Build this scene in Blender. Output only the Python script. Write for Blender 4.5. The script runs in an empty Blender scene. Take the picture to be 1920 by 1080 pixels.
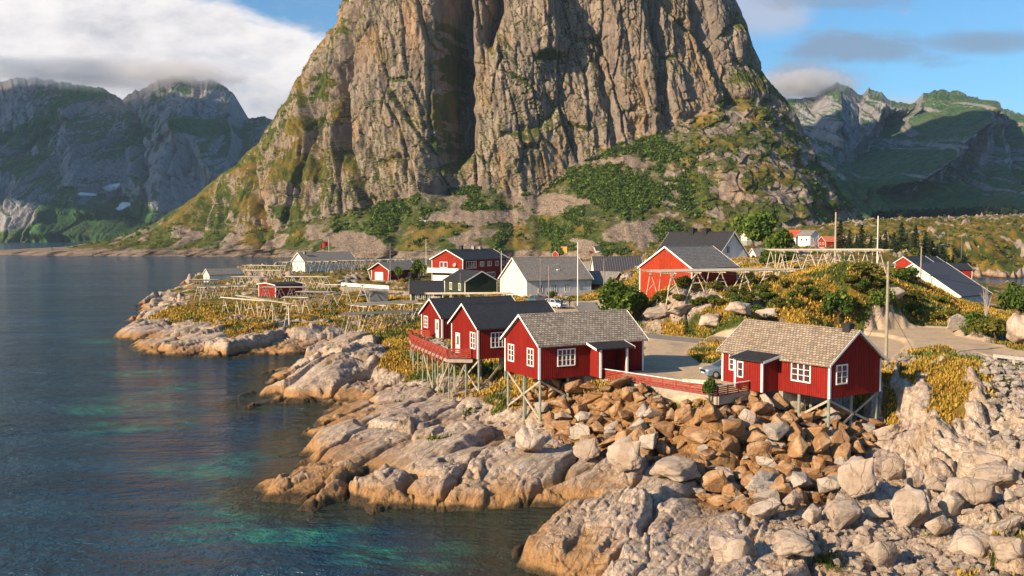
import bpy, bmesh, math, random
import numpy as np
from mathutils import Vector, Matrix
random.seed(7); RNG = np.random.default_rng(11)
S = bpy.context.scene
COL = S.collection
R = math.radians
# ------------------------------------------------------------------ camera
FPX = 1750.0; HOR = 438.0; CAMZ = 18.0
PIT = math.atan((540 - HOR) / FPX)
cd = bpy.data.cameras.new("camera"); cam = bpy.data.objects.new("camera", cd); COL.objects.link(cam)
cam.location = (0, 0, CAMZ); cam.rotation_euler = (math.pi / 2 - PIT, 0, 0)
cd.sensor_width = 36; cd.lens = 36 * FPX / 1920; cd.clip_start = 0.5; cd.clip_end = 60000
S.camera = cam
# ------------------------------------------------------------------ sun, sky
SUN_EL = R(24); SUN_H = (-0.800, -0.600)          # horizontal direction towards the sun
sv = Vector((SUN_H[0] * math.cos(SUN_EL), SUN_H[1] * math.cos(SUN_EL), math.sin(SUN_EL))).normalized()
ld = bpy.data.lights.new("sun", 'SUN'); ld.energy = 5.0; ld.angle = R(0.5); ld.color = (1.0, 0.77, 0.52)
sun = bpy.data.objects.new("sun", ld); COL.objects.link(sun)
sun.rotation_euler = (-sv).to_track_quat('-Z', 'Y').to_euler()
sun.location = (-60, -40, 120)
S.view_settings.view_transform = 'Standard'; S.view_settings.look = 'None'
S.view_settings.exposure = 0.86; S.view_settings.gamma = 1
S.cycles.max_bounces = 5; S.cycles.diffuse_bounces = 2; S.cycles.glossy_bounces = 2
S.cycles.transmission_bounces = 2; S.cycles.volume_bounces = 1; S.cycles.transparent_max_bounces = 6
W = bpy.data.worlds.new("World"); S.world = W; W.use_nodes = True

class NT:
    """small helper to write node trees"""
    def __init__(s, tree): s.t = tree; s.n = tree.nodes; s.l = tree.links
    def node(s, typ, **kw):
        n = s.n.new(typ)
        for k, v in kw.items(): setattr(n, k, v)
        return n
    def link(s, a, b): s.l.new(a, b)
    def put(s, sock, v):
        if isinstance(v, bpy.types.NodeSocket): s.link(v, sock)
        elif v is not None:
            if isinstance(v, (tuple, list)) and len(v) == 3 and sock.type == 'RGBA': v = (*v, 1)
            sock.default_value = v
    def math(s, op, a, b=None, c=None, clamp=False):
        n = s.node('ShaderNodeMath', operation=op); n.use_clamp = clamp
        s.put(n.inputs[0], a)
        if b is not None: s.put(n.inputs[1], b)
        if c is not None: s.put(n.inputs[2], c)
        return n.outputs[0]
    def mix(s, f, a, b, blend='MIX'):
        n = s.node('ShaderNodeMix', data_type='RGBA', blend_type=blend)
        s.put(n.inputs[0], f); s.put(n.inputs[6], a); s.put(n.inputs[7], b)
        return n.outputs[2]
    def ramp(s, f, stops, interp='LINEAR'):
        n = s.node('ShaderNodeValToRGB'); cr = n.color_ramp; cr.interpolation = interp
        while len(cr.elements) < len(stops): cr.elements.new(0.5)
        for e, (p, c) in zip(cr.elements, stops):
            e.position = p
            e.color = (c, c, c, 1) if isinstance(c, (int, float)) else (*c, 1)
        s.put(n.inputs[0], f); return n.outputs[0]
    def noise(s, vec, scale, detail=4, rough=0.55, dist=0.0, out=0):
        n = s.node('ShaderNodeTexNoise'); s.put(n.inputs['Vector'], vec)
        n.inputs['Scale'].default_value = scale; n.inputs['Detail'].default_value = detail
        n.inputs['Roughness'].default_value = rough; n.inputs['Distortion'].default_value = dist
        return n.outputs[out]
    def voro(s, vec, scale, feature='F1', out=0, rand=1.0):
        n = s.node('ShaderNodeTexVoronoi', feature=feature); s.put(n.inputs['Vector'], vec)
        n.inputs['Scale'].default_value = scale; n.inputs['Randomness'].default_value = rand
        return n.outputs[out]
    def mapping(s, vec, scale=(1, 1, 1), rot=(0, 0, 0), loc=(0, 0, 0)):
        n = s.node('ShaderNodeMapping'); s.put(n.inputs[0], vec)
        n.inputs['Scale'].default_value = scale; n.inputs['Rotation'].default_value = rot; n.inputs['Location'].default_value = loc
        return n.outputs[0]
    def rng(s, v, a, b, c=0.0, d=1.0, smooth=True):
        n = s.node('ShaderNodeMapRange', interpolation_type='SMOOTHSTEP' if smooth else 'LINEAR')
        s.put(n.inputs[0], v); n.inputs[1].default_value = a; n.inputs[2].default_value = b
        n.inputs[3].default_value = c; n.inputs[4].default_value = d
        return n.outputs[0]
    def bump(s, h, strength=0.5, dist=0.1, normal=None):
        n = s.node('ShaderNodeBump'); s.put(n.inputs['Height'], h)
        n.inputs['Strength'].default_value = strength; n.inputs['Distance'].default_value = dist
        if normal is not None: s.link(normal, n.inputs['Normal'])
        return n.outputs[0]

def build_world():
    t = NT(W.node_tree); bg = W.node_tree.nodes['Background']
    sky = t.node('ShaderNodeTexSky', sky_type='NISHITA'); sky.sun_disc = False
    sky.sun_elevation = SUN_EL; sky.sun_rotation = math.atan2(SUN_H[0], SUN_H[1]) % (2 * math.pi)
    sky.altitude = 0; sky.air_density = 1.0; sky.dust_density = 0.6; sky.ozone_density = 2.5
    tc = t.node('ShaderNodeTexCoord'); sp = t.node('ShaderNodeSeparateXYZ'); t.link(tc.outputs['Generated'], sp.inputs[0])
    y = t.math('MAXIMUM', sp.outputs[1], 0.02)
    a = t.math('DIVIDE', sp.outputs[0], y); e = t.math('DIVIDE', sp.outputs[2], y)
    cb = t.node('ShaderNodeCombineXYZ'); t.link(a, cb.inputs[0]); t.link(e, cb.inputs[1])
    v = t.mapping(cb.outputs[0], (1, 1.9, 1))
    n1 = t.noise(v, 5.5, 7, 0.56, 0.35); n2 = t.noise(t.mapping(v, (1, 1.6, 1), (0, 0, 0.25), (3, 2, 0)), 9.0, 7, 0.6, 0.4)
    # left bank: below a sloping upper edge, left of a ~ -0.19
    ug = t.math('ADD', a, t.math('MULTIPLY', t.math('SUBTRACT', n1, 0.5), 0.34))
    eg = t.math('ADD', e, t.math('MULTIPLY', t.math('SUBTRACT', n1, 0.5), 0.16))
    top = t.math('ADD', t.math('MULTIPLY', ug, -0.33), 0.150)
    m1 = t.rng(t.math('SUBTRACT', eg, top), -0.028, 0.012, 1, 0)
    m1 = t.math('MULTIPLY', m1, t.rng(ug, -0.17, -0.10, 1, 0))
    m1 = t.math('MULTIPLY', m1, t.rng(n2, 0.22, 0.42, 0.72, 1))
    # whole-sky thin wisps
    m2 = t.math('MULTIPLY', t.rng(n2, 0.52, 0.75), 0.40)
    def blob(a0, e0, wa, we, k, lo, hi, n):
        da = t.math('DIVIDE', t.math('SUBTRACT', a, a0), wa); de = t.math('DIVIDE', t.math('SUBTRACT', e, e0), we)
        r = t.math('ADD', t.math('MULTIPLY', da, da), t.math('MULTIPLY', de, de))
        g = t.math('POWER', 2.718, t.math('MULTIPLY', r, -1.0))
        return t.math('MULTIPLY', t.rng(t.math('ADD', g, t.math('MULTIPLY', t.math('SUBTRACT', n, 0.5), 1.7)), lo, hi), k)
    m3 = t.math('MAXIMUM', blob(0.38, 0.192, 0.14, 0.03, 0.85, 0.45, 0.95, n2), blob(0.50, 0.20, 0.09, 0.018, 0.8, 0.4, 0.95, n1))
    m3 = t.math('MAXIMUM', m3, blob(0.35, 0.245, 0.10, 0.014, 0.55, 0.4, 1.0, n2))
    m4 = blob(0.31, 0.16, 0.065, 0.026, 0.9, 0.35, 0.8, n1)
    m5 = blob(0.42, 0.13, 0.16, 0.022, 0.65, 0.35, 1.0, n2)
    m6 = blob(0.27, 0.24, 0.07, 0.04, 0.6, 0.4, 1.0, n1)
    skyc = t.mix(1.0, sky.outputs[0], (0.66, 1.06, 1.27), 'MULTIPLY')
    K = 1.0
    def c3(r, g, b): return (r * K, g * K, b * K)
    shade = t.rng(t.math('ADD', t.math('MULTIPLY', t.noise(t.mapping(v, (1, 1, 1), (0, 0, 0), (0.03, 0.05, 0)), 9.0, 6, 0.6), 1.0), t.math('MULTIPLY', e, 1.0)), 0.40, 0.85)
    bank = t.mix(shade, c3(4.2, 4.3, 4.8), c3(8.8, 8.3, 8.1))
    out = t.mix(m2, skyc, c3(4.7, 4.5, 4.7))
    out = t.mix(t.math('MAXIMUM', m5, m6), out, c3(5.6, 5.2, 5.6))
    out = t.mix(m3, out, c3(2.2, 3.0, 4.1))
    out = t.mix(m4, out, c3(3.2, 3.7, 4.7))
    out = t.mix(m1, out, bank)
    t.link(out, bg.inputs[0]); bg.inputs[1].default_value = 0.068
build_world()
# ------------------------------------------------------------------ pixels <-> space (used once, to lay the place out)
cp, sp_ = math.cos(PIT), math.sin(PIT)
def ray(u, v):
    x = (u - 960) / FPX; y = (540 - v) / FPX
    return x, cp + y * sp_, -sp_ + y * cp
def G(u, v, z=0.0):
    dx, dy, dz = ray(u, v); t = (z - CAMZ) / dz
    return (dx * t, dy * t)
def A(u, v, Y):
    dx, dy, dz = ray(u, v); t = Y / dy
    return Vector((dx * t, Y, CAMZ + dz * t))
# ------------------------------------------------------------------ numpy noise
_P = RNG.permutation(4096)
_G = RNG.uniform(0, 2 * np.pi, 4096)
_GX, _GY = np.cos(_G), np.sin(_G)
_RV = RNG.random((4096, 4))
def _h(ix, iy, s): return _P[(_P[(ix + s * 131) & 4095] + iy) & 4095]
def gn(x, y, s=0):
    ix = np.floor(x).astype(np.int64); iy = np.floor(y).astype(np.int64)
    fx = x - ix; fy = y - iy
    u = fx * fx * fx * (fx * (fx * 6 - 15) + 10); v = fy * fy * fy * (fy * (fy * 6 - 15) + 10)
    def d(i, j):
        h = _h(ix + i, iy + j, s); return _GX[h] * (fx - i) + _GY[h] * (fy - j)
    a = d(0, 0); b = d(1, 0); c = d(0, 1); e = d(1, 1)
    return ((a + (b - a) * u) * (1 - v) + (c + (e - c) * u) * v) * 1.5
def fbm(x, y, o=4, s=0, g=0.5, l=2.03):
    r = 0; a = 1.0; t = 0
    for i in range(o):
        r = r + a * gn(x, y, s + i); t += a; a *= g; x = x * l + 3.7; y = y * l + 1.3
    return r / t
def ridg(x, y, o=4, s=0, g=0.5, l=2.07):
    r = 0; a = 1.0; t = 0
    for i in range(o):
        n = 1 - np.abs(gn(x, y, s + i)) * 1.6; r = r + a * n * n * np.sign(n); t += a; a *= g; x = x * l + 5.1; y = y * l + 2.9
    return r / t
def worley(x, y, s=0):
    ix = np.floor(x).astype(np.int64); iy = np.floor(y).astype(np.int64)
    f1 = np.full(x.shape, 9.0); f2 = np.full(x.shape, 9.0); hid = np.zeros(x.shape, np.int64)
    px = np.zeros(x.shape); py = np.zeros(x.shape)
    for i in (-1, 0, 1):
        for j in (-1, 0, 1):
            h = _h(ix + i, iy + j, s)
            qx = ix + i + 0.1 + 0.8 * _RV[h, 0]; qy = iy + j + 0.1 + 0.8 * _RV[h, 1]
            d = np.hypot(x - qx, y - qy); m = d < f1
            f2 = np.where(m, f1, np.minimum(f2, d))
            f1 = np.where(m, d, f1); hid = np.where(m, h, hid); px = np.where(m, x - qx, px); py = np.where(m, y - qy, py)
    return f1, f2, hid, px, py
def blocks(x, y, sx, sy, ang, s=0, amp=1.0, tilt=0.5, warp=0.3, crack=0.15, cw=0.12):
    """fractured rock: cells, each with its own height and dip, grooves between"""
    c, sn = math.cos(ang), math.sin(ang)
    p = (x * c + y * sn) / sx; q = (-x * sn + y * c) / sy
    p = p + warp * fbm(x / sy * .6, y / sy * .6, 3, s + 40); q = q + warp * fbm(x / sy * .6 + 9, y / sy * .6 + 4, 3, s + 50)
    f1, f2, h, dx, dy = worley(p, q, s)
    r = _RV[h]
    z = amp * (r[..., 2] - 0.5) + tilt * ((r[..., 0] - .5) * dx * 2 + (r[..., 3] - .5) * dy * 2) * amp
    e = np.clip((f2 - f1) / cw, 0, 1)
    return z * (0.3 + 0.7 * e) - crack * (1 - e) ** 1.5
def sst(x, a, b):
    t = np.clip((x - a) / (b - a), 0, 1); return t * t * (3 - 2 * t)
def inpoly(x, y, poly):
    r = np.zeros(x.shape, bool); n = len(poly)
    for i in range(n):
        x1, y1 = poly[i]; x2, y2 = poly[(i + 1) % n]
        if y1 == y2: continue
        r ^= ((y1 > y) != (y2 > y)) & (x < (x2 - x1) * (y - y1) / (y2 - y1) + x1)
    return r
def pdist(x, y, poly, closed=True):
    d = np.full(x.shape, 1e18); n = len(poly)
    for i in range(n if closed else n - 1):
        x1, y1 = poly[i]; x2, y2 = poly[(i + 1) % n]
        ex, ey = x2 - x1, y2 - y1; L = ex * ex + ey * ey + 1e-9
        t = np.clip(((x - x1) * ex + (y - y1) * ey) / L, 0, 1)
        d = np.minimum(d, (x - x1 - t * ex) ** 2 + (y - y1 - t * ey) ** 2)
    return np.sqrt(d)
def sdf(x, y, poly): return np.where(inpoly(x, y, poly), 1, -1) * pdist(x, y, poly)
# ------------------------------------------------------------------ mesh + tags
def tag(o, label=None, cat=None, group=None, kind=None):
    if label: o['label'] = label
    if cat: o['category'] = cat
    if group: o['group'] = group
    if kind: o['kind'] = kind
    return o
def mesh_np(name, V, F, mat, smooth=True, attrs=None, parent=None):
    me = bpy.data.meshes.new(name); V = np.asarray(V, np.float32); F = np.asarray(F, np.int32)
    k = F.shape[1]
    me.vertices.add(len(V)); me.vertices.foreach_set('co', V.ravel())
    me.loops.add(F.size); me.loops.foreach_set('vertex_index', F.ravel())
    me.polygons.add(len(F)); me.polygons.foreach_set('loop_start', np.arange(0, F.size, k, dtype=np.int32))
    me.polygons.foreach_set('use_smooth', np.full(len(F), smooth))
    me.update(calc_edges=True)
    for n, a in (attrs or {}).items():
        at = me.attributes.new(n, 'FLOAT_COLOR', 'POINT'); at.data.foreach_set('color', np.asarray(a, np.float32).ravel())
    me.materials.append(mat)
    o = bpy.data.objects.new(name, me); COL.objects.link(o)
    if parent: o.parent = parent
    return o
def gridF(nr, nc):
    i = np.arange((nr - 1))[:, None] * nc + np.arange(nc - 1)[None, :]
    return np.stack([i, i + 1, i + nc + 1, i + nc], -1).reshape(-1, 4)
def newmat(name, rough=0.85, spec=0.3):
    m = bpy.data.materials.new(name); m.use_nodes = True; t = NT(m.node_tree)
    b = m.node_tree.nodes['Principled BSDF']; b.inputs['Roughness'].default_value = rough
    b.inputs['Specular IOR Level'].default_value = spec
    return m, t, b
# ================================================================== SETTING: land heights
COAST_PX = [(1075,1110),(1000,1078),(955,1058),(938,1038),(962,1015),(990,992),(1030,968),(1062,952),(1048,950),(1000,956),
 (930,958),(880,962),(830,966),(780,960),(740,955),(700,962),(665,948),(640,946),(610,958),(590,963),(555,958),(548,948),(512,948),(490,940),(469,927),
 (480,912),(514,903),(545,888),(577,877),(545,877),(566,864),(588,858),(562,855),(551,841),(562,832),(534,827),(552,812),(581,803),(588,786),(606,762),
 (600,752),(575,758),(551,760),(520,756),(500,761),(470,770),(451,765),(462,752),(480,746),(488,736),(490,722),(505,712),(540,705),(530,700),(500,706),(477,705),(487,697),(514,685),(562,670),
 (595,660),(580,663),(552,667),(500,666),(460,669),(420,671),(382,670),(330,670),(291,668),(262,661),(231,652),(247,643),(208,633),(222,624),(247,612),
 (245,601),(257,594),(258,580),(275,565),(300,556),(346,541),(350,529),(400,519),(440,513),(530,508),(620,506),(800,506),(1000,506),(1130,505),
 (1185,498),(1195,482),(1150,474),(1200,466),(1500,452),(2400,452),(3300,470),(3300,1500),(1500,1500),(1150,1250)]
COAST = [G(u, v, 0) for u, v in COAST_PX]
BARE = [G(u, v, z) for u, v, z in [(480,700,.5),(560,668,.8),(620,645,1.2),(690,632,2.4),(735,648,3),(735,668,3),(700,690,2.6),(640,730,1),(560,770,.5),(440,775,0)]]
SKERRY = [[G(u, v) for u, v in p] for p in ([(440,743),(455,737),(485,732),(483,738),(462,742),(448,745)], [(395,751),(415,746),(418,749),(405,753)])]
LAGOON = [G(u, v) for u, v in [(1806,563),(1850,566),(1900,560),(1960,552),(2100,548),(2400,545),(2400,518),(2000,520),(1920,523),(1840,520),(1800,523)]]
GRAVEL_PX = [(1140,562),(1085,562),(1030,568),(1000,577),(990,590),(1060,600),(1150,608),(1212,632),(1204,690),(1130,700),(1225,722),(1325,742),(1420,722),(1420,690),
 (1500,690),(1600,690),(1660,672),(1690,662),(1760,657),(1860,668),(1930,684),(2100,700),(2100,655),(1920,658),(1850,645),(1800,632),(1780,618),(1720,616),(1640,622),(1560,632),(1480,644),
 (1400,638),(1340,632),(1210,620),(1170,603),(1145,590),(1150,575)]
GRAVEL = [G(u, v, 5.7) for u, v in GRAVEL_PX]
ROADL = [G(u, v, 5.7) for u, v in [(1095,566),(1105,580),(1140,600),(1210,626),(1280,633),(1345,639),(1420,646),(1480,650)]]
ISLET = [G(u, v, 5.7) for u, v in [(1285,664),(1300,650),(1345,646),(1400,650),(1400,676),(1350,682),(1310,682)]]
RUBBLE = [G(u, v, z) for u, v, z in [(1035,712,4.6),(1130,728,5.0),(1230,744,5.0),(1325,765,5.0),(1430,742,5.0),(1475,748,4.8),(1560,770,4.0),(1650,785,3.6),(1600,842,2.6),(1560,905,2.2),(1470,935,1.9),(1385,945,1.8),(1330,905,2.0),
 (1240,860,2.3),(1150,840,1.9),(1130,860,1.5),(1075,845,1.6),(1030,800,2.0),(1000,768,2.4),(965,748,3.0)]]
CTRL = [(u, v, z) for u, v, z in [
 (1210,690,5.7),(1330,690,5.7),(1300,650,5.7),(1250,640,5.7),(1100,590,5.7),(1050,580,5.7),(1480,650,5.7),(1420,700,5.7),(1420,725,5.4),(1700,650,5.7),(1860,655,5.7),(1960,668,5.7),(2200,700,5.7),(1130,703,5.4),(1230,722,5.4),(1330,742,5.4),
 (1090,708,5.2),(1140,722,5.3),(1230,740,5.35),(1325,758,5.35),(1400,746,5.3),(1440,735,5.2),(1540,700,5.6),(1600,700,5.6),(1650,700,5.5),(1040,690,5.4),(960,640,5.2),(900,640,4.4),(960,690,3.6),(870,680,3.0),(830,640,3.6),
 (1012,800,1.8),(951,752,2.8),(974,766,2.5),(1048,757,3.5),(1555,837,2.25),(1650,782,3.3),(1515,792,3.4),(1604,795,3.0),
 (800,760,1.7),(846,747,1.9),(900,740,2.2),(905,775,1.9),(700,740,1.4),(760,715,1.9),(780,700,2.4),(650,790,1.1),(640,880,1.0),(720,850,1.5),(820,840,1.7),(900,860,1.6),(780,900,1.1),(980,850,1.7),(980,900,1.2),(560,915,.7),(860,790,1.9),(1060,900,1.2),
 (1200,800,3.2),(1300,850,2.1),(1400,880,1.8),(1200,870,1.9),(1110,850,1.6),(1450,820,3.2),(1350,785,4.0),(1250,770,4.0),(1120,760,3.8),(1150,900,1.2),
 (1250,920,1.9),(1150,960,1.3),(1300,1000,1.6),(1100,1030,0.9),(1400,960,1.9),(1500,1000,2.0),(1600,1050,2.2),(1700,1000,2.2),(1900,1050,2.8),(1900,900,3.2),(1750,890,2.2),(1620,900,2.0),(1250,1070,1.6),(1500,1075,2.2),(1200,1150,1.4),(1700,1200,2.6),(2100,1100,4.5),
 (1780,668,6.7),(1715,684,6.0),(1840,690,6.5),(1700,750,4.6),(1750,800,3.9),(1690,805,2.9),(1780,880,2.2),(1850,770,4.8),(1915,700,5.6),(1915,780,4.6),(2100,800,5.4),
 (650,682,3.0),(600,705,2.2),(700,672,3.3),(725,660,3.4),(590,668,1.1),(545,725,.9),(500,745,.5),(740,640,3.0),(765,625,3.5),(700,610,2.7),(650,635,2.2),(640,645,.9),(600,655,.5),(650,745,.7),(690,716,.9),(700,726,1.2),
 (300,600,2.2),(275,575,1.5),(350,575,3.2),(450,575,3.6),(550,600,2.8),(600,585,3.4),(450,615,2.4),(350,640,1.1),(500,645,1.4),(600,630,1.8),(650,565,4.2),(500,540,3.8),(600,525,4.3),(700,545,4.4),(730,527,4.2),(640,505,4.2),(430,534,3.2),(380,545,2.7),
 (680,580,3.6),(770,565,4.6),(900,578,5.4),(830,600,4.4),(1000,562,5.7),(800,536,4.8),(900,540,5.0),(1120,558,5.7),
 (1170,585,6.0),(1215,576,8.0),(1215,613,5.8),(1300,577,8.5),(1300,617,5.8),(1410,582,8.6),(1420,624,5.8),(1500,568,9.3),(1500,622,6.4),(1600,545,10.8),(1600,615,6.2),(1250,545,9.4),(1350,540,10.0),(1180,560,7.0),
 (1500,512,12.0),(1560,515,12.0),(1650,505,12.4),(1715,520,11.2),(1755,548,9.2),(1785,575,7.6),(1800,605,6.2),(1700,545,10),(1700,600,6.8),(1700,570,9.0),(1400,505,12.0),(1300,505,11.5),(1200,512,10.0),
 (1800,575,4.5),(1850,590,3.2),(1850,610,5.0),(1920,590,4.4),(1920,620,6.0),(1880,635,6.0),(2100,620,8.0),
]]
# farther land: pixel + depth
CTRL_FAR = [(430,505,380),(560,503,390),(700,500,400),(850,500,400),(1000,500,400),(1100,500,380),(850,515,300),(1000,515,300),(1100,520,260),(1170,520,230),
 (1400,480,230),(1500,470,260),(1600,490,240),(1300,470,300),(1450,462,380),(1540,462,400),(1600,462,400),(1700,490,260),(1760,497,270),
 (1620,476,320),(1700,475,320),(1760,463,320),(1660,478,290),(1800,518,360),(1860,512,395),(1920,510,395),(2100,510,395),(1800,505,400),(1900,492,430),
 (1600,450,470),(1660,420,520),(1710,417,540),(1760,424,540),(1640,440,480),(1700,440,430),(1760,452,400),(1800,445,460),(1850,447,440),(1900,436,470),(1870,470,425),(1790,470,400),(1960,440,470),(2100,430,500),
 (1650,413,900),(1800,408,900),(1900,404,1000),(2100,400,1100),(1500,425,800),(1700,409,1300),(1900,400,1400),(2300,395,1400),(1400,440,600),(1250,455,600),(1200,468,760)]
_cx, _cz = [], []
for u, v, z in CTRL:
    x, y = G(u, v, z); _cx.append((x, y)); _cz.append(z)
for u, v, Y in CTRL_FAR:
    p = A(u, v, Y); _cx.append((p.x, p.y)); _cz.append(p.z)
for x, y, z in [(60,20,4),(0,20,1),(-40,20,-2),(90,60,7),(130,90,8),(-60,60,-1),(-90,120,-1)]: _cx.append((x, y)); _cz.append(z)
_cx = np.array(_cx); _cz = np.array(_cz)
def _lp(x, y): return np.arctan2(x, y) * 3.0, np.log(np.hypot(x, y))*1.6
_ca, _cl = _lp(_cx[:, 0], _cx[:, 1])
def _tps(r2): return 0.5 * r2 * np.log(r2 + 1e-12)
def _fit():
    n = len(_ca); K = _tps((_ca[:, None] - _ca) ** 2 + (_cl[:, None] - _cl) ** 2) + np.eye(n) * 2e-4
    P = np.stack([np.ones(n), _ca, _cl], 1)
    M = np.block([[K, P], [P.T, np.zeros((3, 3))]]); return np.linalg.solve(M, np.concatenate([_cz, np.zeros(3)]))
_w = _fit()
def rbf(x, y):
    a, l = _lp(x, y); sh = a.shape; a = a.ravel(); l = l.ravel(); out = np.empty(a.shape); n = len(_ca)
    for i in range(0, len(a), 60000):
        s = slice(i, i + 60000)
        out[s] = _tps((a[s, None] - _ca) ** 2 + (l[s, None] - _cl) ** 2) @ _w[:n] + _w[n] + _w[n + 1] * a[s] + _w[n + 2] * l[s]
    return out.reshape(sh)
SDIR = R(62)                                   # direction of the rock strata, from +X
def land(x, y):
    """height and masks of the land at world x, y"""
    x = np.asarray(x, float); y = np.asarray(y, float)
    r = np.hypot(x, y)
    far = sst(r, 200, 420)
    wob = 1.1 * fbm(x / 3.2, y / 3.2, 3, 5) + 0.5 * blocks(x, y, 1.6, .9, SDIR, 71, 1, .2)
    sd = sdf(x, y, COAST) + wob * (1 + far * 2) * 0.8
    for sk in SKERRY: sd = np.maximum(sd, sdf(x, y, sk) + wob * .3)
    sd = np.minimum(sd, -sdf(x, y, LAGOON) + wob * 2)
    base = rbf(x, y)
    st = np.where(y < 140, 1.15, .8) + 0.5 * fbm(x / 6, y / 6, 2, 9)
    shore = np.where(sd > 0, st * sd, sd * 0.55)
    base = np.maximum(base, 0.5)
    k = 0.7; h0 = -k * np.log(np.exp(-np.minimum(base, 60) / k) + np.exp(-np.clip(shore, -30, 60) / k))
    h0 = np.where(shore < -25, -12, h0)
    grv = sst(sdf(x, y, GRAVEL) + .5 * fbm(x / 1.5, y / 1.5, 2, 3), -0.9, 0.6)
    isl = sst(sdf(x, y, ISLET), -0.6, 0.8); grv = grv * (1 - isl)
    rub = sst(sdf(x, y, RUBBLE), -1.0, 0.8)
    # rockness: near shore rock, higher ground grass
    gn1 = fbm(x / 7, y / 7, 4, 21); gn2 = fbm(x / 1.8, y / 1.8, 3, 27)
    grs = sst(h0 + 1.6 * gn1 + 0.5 * gn2, 2.3, 3.1)
    zoneR = sst(x - 0.28 * y, 2, 6) * sst(y, 92, 84)      # foreground right: mostly bare rock
    grs = grs * (1 - zoneR * (0.86 - 0.5 * sst(gn1, 0.0, .4)))
    grs = np.where(y > 100, np.maximum(grs, sst(h0 + 1.3 * gn1, 1.9, 2.8)), grs)
    bare = sdf(x, y, BARE); grs = grs * (1 - .92 * sst(bare + 1.2 * gn2, -.5, 1.0))
    # grass lying in the joints between the slabs
    cz = (x * math.cos(SDIR) + y * math.sin(SDIR)); cq = (-x * math.sin(SDIR) + y * math.cos(SDIR))
    joint = sst(ridg(cz / 26, cq / 5.0, 2, 33), 0.80, 0.95) * sst(h0, 1.1, 1.8) * sst(gn1 + gn2 * .5, -.15, .15)
    grs = np.maximum(grs, joint * .9)
    # outcrops poking through the grass
    oc = sst(fbm(x / 14 + 3, y / 14, 4, 61) + .35 * gn2, 0.16, 0.30)
    cliff = sst(x / y, .12, .16) * sst(x / y, .30, .24) * sst(y, 118, 121) * sst(y, 131, 126) * sst(fbm(x / 3., y / 5., 2, 63), -.35, -.1)
    grs = grs * (1 - np.where(y > 96, np.maximum(oc * np.where(r > 150, 0.9, .55), cliff), 0))
    grs = np.where((x > 27) & (y < 96), sst(gn1 + .7 * gn2 + (h0 - 5.9) * .35, .0, .25) * .95, grs)
    os_ = (x - 33.2) * .41 + (y - 75) * .91; oc_ = (x - 33.2) * .91 - (y - 75) * .41        # grassy ribbed outcrop right of the cabin
    ocr = sst(np.hypot(oc_ / 5.2, os_ / 10) + .15 * gn2, 1.15, .8); orr = ridg(oc_ / 3.4 + .35 * gn1, os_ / 18, 2, 81)
    grs = np.maximum(grs, ocr * sst(.62 - orr + .05 * os_ + .3 * gn2, .0, .25))
    grs = np.clip(grs * (1 - grv) * (1 - rub * .85), 0, 1)
    grs = np.maximum(grs, isl * sst(gn2, -.2, .2))
    rock = (1 - grs * 0.8) * (1 - grv)
    # rock relief
    A0 = 1 - 0.0 * far
    z = 0.95 * blocks(x, y, 13, 4.6, SDIR, 2, 1, .9, .35, .70, .15)
    rough = sst(fbm(x / 11 + 4, y / 11, 3, 95), -.20, .20) * .85 + .12; rough = np.maximum(rough, sst(x - .28 * y, -6, 0) * sst(y, 90, 75))
    z = z + rough * 0.34 * blocks(x, y, 4.2, 1.7, SDIR + .12, 3, 1, .8, .4, .7, .17)
    z = z + rough * 0.15 * blocks(x, y, 1.5, .6, SDIR - .1, 4, 1, .8, .4, .6, .14)
    z = z + 0.26 * (ridg(cz / 22, cq / 4.6, 3, 35) - .4) + (.03 + .09 * rough) * fbm(x / .7, y / .7, 3, 36)
    amp = np.where(y > 100, 1.5, 1.0) * (1 + 2.5 * far)
    amp = amp * (.6 + .4 * sst(sd, 0, 2.5))
    z = z * amp * rock
    z = z + grs * (0.35 * fbm(x / 5, y / 5, 3, 44) + .10 * fbm(x / .9, y / .9, 2, 45)) * (1 + 3 * far)
    big = sst(x - .3 * y, 8, 12) * sst(y, 76, 66) * (1 - rub)                 # knobbly ground lower right
    z = z + big * (0.9 * blocks(x, y, 3.2, 2.0, SDIR + .9, 12, 1, .5, .5, 1.0, .35))
    z = z + ocr * (0.5 + .9 * (orr - .45))
    h = h0 + z
    h = h * (1 - grv) + grv * (np.clip(base, 5.5, 5.9) + .03 * fbm(x / 2, y / 2, 2, 8))
    und = sdf(x, y, [(2.5,78),(13.5,84.5),(10.5,91.5),(-2,85)])
    brown = np.clip(rub + .9 * sst(fbm(x / 5 + 7, y / 5, 3, 55), .18, .40) * sst(h, .2, 1.) * .35, 0, 1)
    road = sst(1.9 - pdist(x, y, ROADL, False), -.25, .15); brown = np.where(grv > .5, road, brown)
    green = sst(fbm(x / 7 + 5, y / 7, 4, 90) + .5 * gn2 + .12 * far, -.10, .24)
    green = green * (1 - .75 * ocr)
    green = np.maximum(green, sst(pdist(x, y, GRAVEL), 2.5, .6) * sst(y, 95, 105))
    return h, grs, brown, grv, green, sd
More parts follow.
